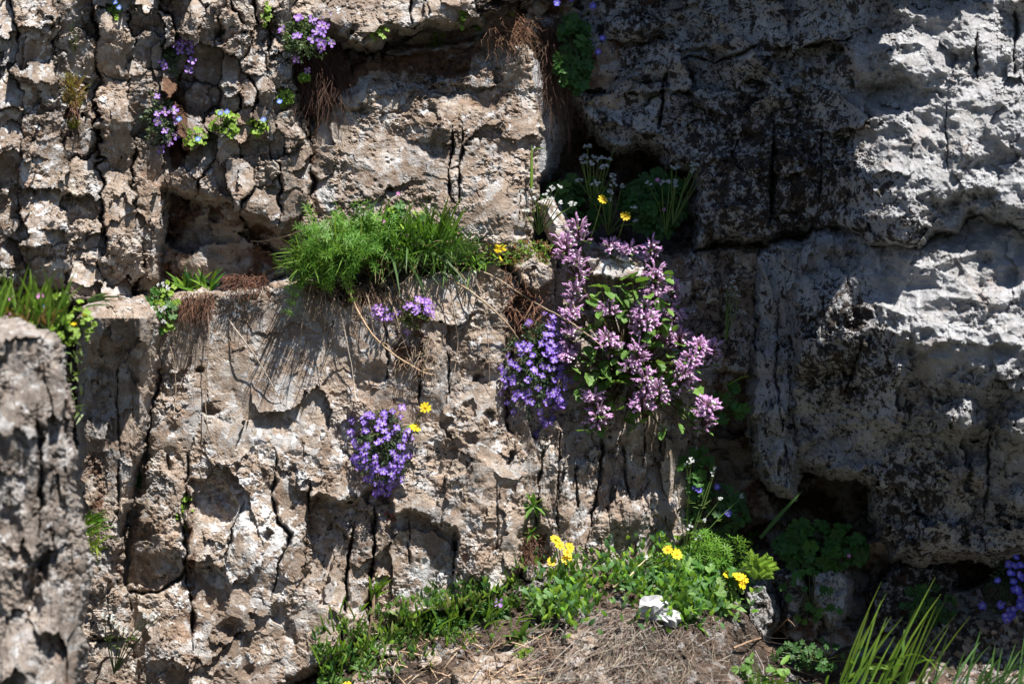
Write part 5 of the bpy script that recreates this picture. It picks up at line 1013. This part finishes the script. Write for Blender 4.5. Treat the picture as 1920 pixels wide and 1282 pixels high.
blades('bent_grass', 'long broad grass blade slanting before the dark hollow', 'grass', 1424, 1010, [(1, (0, 2), (0, 2), (0, 2), (124, 126), 9, (.62, .8, .1), .02, .12, (.045, .11, .03), (.05, .12, .03))], h=60)
blades('tall_grass', 'tall drooping seed grass in the foreground at the lower right', 'grass', 1640, 1290, [(24, (-66, 66), (-20, 20), (0, 40), (110, 215), 3.8, (.38, .95, .2), .16, .12, (.15, .28, .035), (.24, .36, .05)), (26, (-60, 70), (-10, 60), (0, 40), (40, 90), 5.0, (.5, .6, .4), .6, .55, (.10, .2, .035), LIME)], h=300)
blades('tall_grass', 'bright grass blades in the bottom right corner', 'grass', 1830, 1310, [(44, (-90, 110), (-20, 20), (0, 40), (70, 150), 3.8, (.3, .95, .2), .28, .2, (.07, .16, .05), (.12, .22, .06)), (40, (-110, 100), (-30, 10), (0, 40), (30, 70), 4.6, (.2, .6, .5), .7, .5, (.09, .18, .04), LIME)], h=300)
blades('tall_grass', 'low grass and leaves along the bottom edge right of the straw', 'grass', 1480, 1300, [(90, (-70, 90), (-30, 20), (0, 40), (30, 76), 4.6, (.2, .7, .5), .6, .35, (.07, .16, .03), LIME)], h=280)
herb('bottom_weed', 'green lobed leaves at the bottom edge right of the straw', 1430, 1256, 50, 26, 22, L_NETTLE + L_BROAD, (.5, .9), out=30, h=200, face=(0, .6, .8))
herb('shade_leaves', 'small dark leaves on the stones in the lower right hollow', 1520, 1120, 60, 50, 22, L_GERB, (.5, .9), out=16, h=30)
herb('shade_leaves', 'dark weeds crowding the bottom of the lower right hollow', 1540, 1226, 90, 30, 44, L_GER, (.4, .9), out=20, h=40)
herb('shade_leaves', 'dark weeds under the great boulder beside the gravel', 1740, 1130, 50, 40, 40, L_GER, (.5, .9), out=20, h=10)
for i, (x, y, w, hh, n, ms, sc, lab) in enumerate([(690, 1236, 30, 20, 34, L_NETTLE, (.5, .9), 'leafy weed clump near the left end of the ground herbs'), (845, 1176, 34, 22, 36, L_NETTLE + L_GERB, (.5, .9), 'leafy weed clump in the middle of the ground herbs'), (925, 1140, 30, 20, 30, L_GERB, (.4, .8), 'round-leaved weed clump just below the rim of the sunlit face'),
        (628, 1276, 34, 18, 26, L_NETTLE + L_BROAD[:1], (.5, .9), 'leafy weed clump beside the yellow daisy at the bottom edge'), (1030, 1140, 30, 26, 30, L_NETTLE, (.5, .9), 'leafy weed clump under the bunch of yellow daisies'), (1190, 1088, 30, 20, 30, L_PENNY + L_GERB, (.4, .8), 'clover-like weed clump left of the white scrap')]):
    herb('ground_weed', lab, x, y, w, hh, n, ms, sc, out=22, h=surf(x, y) + 6, face=(0, .6, .8))
# straw
b = MB(); o0 = W(1180, 1160, 160)
for i in range(1700):
    if i < 900: x, y = 1180 + RN.gauss(0, 62), U(1140, 1290)
    else: x, y = U(1000, 1430), U(1150, 1300)
    L = U(16, 74); dx = (x - 1190) * .003 + RN.gauss(0, .8); a = W(x, y, surf(x, y) + U(1, 9)); x2, y2 = x + dx * L, y + L * U(-.1, 1); c = W(x2, y2, surf(x2, min(y2, 1500)) + U(1, 11)); m = (a + c) / 2 + Vector((U(-9, 9), -U(-2, 7), U(-7, 7))) * S
    q = [(v - o0) for v in (a, m, c)]; r0 = U(.35, .85); b.tube([(v.x / S, v.z / S, -v.y / S) for v in q], [r0, r0, .3], jit(RN.choice([(.20, .155, .12), (.14, .105, .08), (.09, .065, .048), (.27, .23, .19)]), .25), 3)
o = b.build('straw', M_DRY, None, o0); tag(o, 'matted dry straw spilling down the bank below the bottom greenery', 'straw', kind='stuff')
b = MB(); o0 = W(820, 1240, 150)
for i in range(260):
    x, y = U(640, 1060), U(1180, 1300); L = U(14, 60); an = U(0, 6.28); a = W(x, y, surf(x, y) + U(1, 8)); c = W(x + L * math.cos(an), y + L * math.sin(an) * .6, surf(x + L * math.cos(an), y + L * math.sin(an) * .6) + U(1, 10)); q = [v - o0 for v in (a, (a + c) / 2 + Vector((0, -3 * S, 2 * S)), c)]
    b.tube([(v.x / S, v.z / S, -v.y / S) for v in q], [.9, .9, .4], jit(RN.choice([STRAW, (.22, .14, .09)]), .2), 3)
o = b.build('straw', M_DRY, None, o0); tag(o, 'scattered dry stalks on the soil at the bottom', 'straw', kind='stuff')
# gravel in the shaded hollow
b = MB(); o0 = W(1830, 1200, 80)
for i in range(420):
    x, y = U(1735, 1960), U(1120, 1290); r = 2 + 8 * RN.random() ** 3; q = W(x, y, surf(x, y) - r * .1) - o0; p = np.array((q.x / S, q.z / S, -q.y / S)); V = []; RT = np.array(Matrix.Rotation(U(0, 6), 3, Vector((U(-1, 1), U(-1, 1), U(-1, 1))).normalized()))
    for k in range(8):
        s_ = np.array([(1, 1, 1), (1, 1, -1), (1, -1, 1), (1, -1, -1), (-1, 1, 1), (-1, 1, -1), (-1, -1, 1), (-1, -1, -1)][k]) * .62; V.append(p + r * (RT @ (s_ * np.array((1.2, .75, 1)) + np.array((U(-.4, .4), U(-.4, .4), U(-.4, .4))))))
    b.add(V, [(0, 2, 3, 1), (4, 5, 7, 6), (0, 1, 5, 4), (2, 6, 7, 3), (0, 4, 6, 2), (1, 3, 7, 5)], jit((.24, .20, .165), .3))
o = b.build('gravel', M_DRY, None, o0); tag(o, 'loose pale gravel in the shade at the lower right', 'gravel', kind='stuff')
# crumpled white scrap
def paper(label, px, py, h, w, hh, seed):
    n = 7; t = np.linspace(-1, 1, n); X, Y = np.meshgrid(t, t); R = np.hypot(X, Y)
    Z = np.random.RandomState(seed).uniform(-7, 7, X.shape) - 10 * R ** 2 + 8
    rr = 1 + .16 * fbm(X * 1.2, Y * 1.2, 2, seed + 8)
    sq = np.maximum(np.abs(X), np.abs(Y)) / np.maximum(R, 1e-3); PX = X * sq * w * rr * .8; PY = Y * sq * hh * rr * .8
    V = np.stack([PX, PY, Z], 2).reshape(-1, 3); F = [(j * n + i, j * n + i + 1, (j + 1) * n + i + 1, (j + 1) * n + i) for j in range(n - 1) for i in range(n - 1)]
    return V, F
b = MB()
for (ox, oy, w, hh, sd) in ((-8, 6, 34, 28, 3), (24, -12, 22, 19, 7)):
    V, F = paper('', 0, 0, 0, w, hh, sd); b.add(V + np.array((ox, oy, 0)), F, np.array((.62, .62, .63)))
o = b.build('paper_scrap', leaf_mat('tissue', .25, .8, (1, 1, 1), 0), None, W(1234, 1146, surf(1234, 1146) + 44)); sm = o.modifiers.new('thickness', 'SOLIDIFY'); sm.thickness = .0008
tag(o, 'crumpled white paper scrap lying on the straw beside the bottom greenery', 'paper')
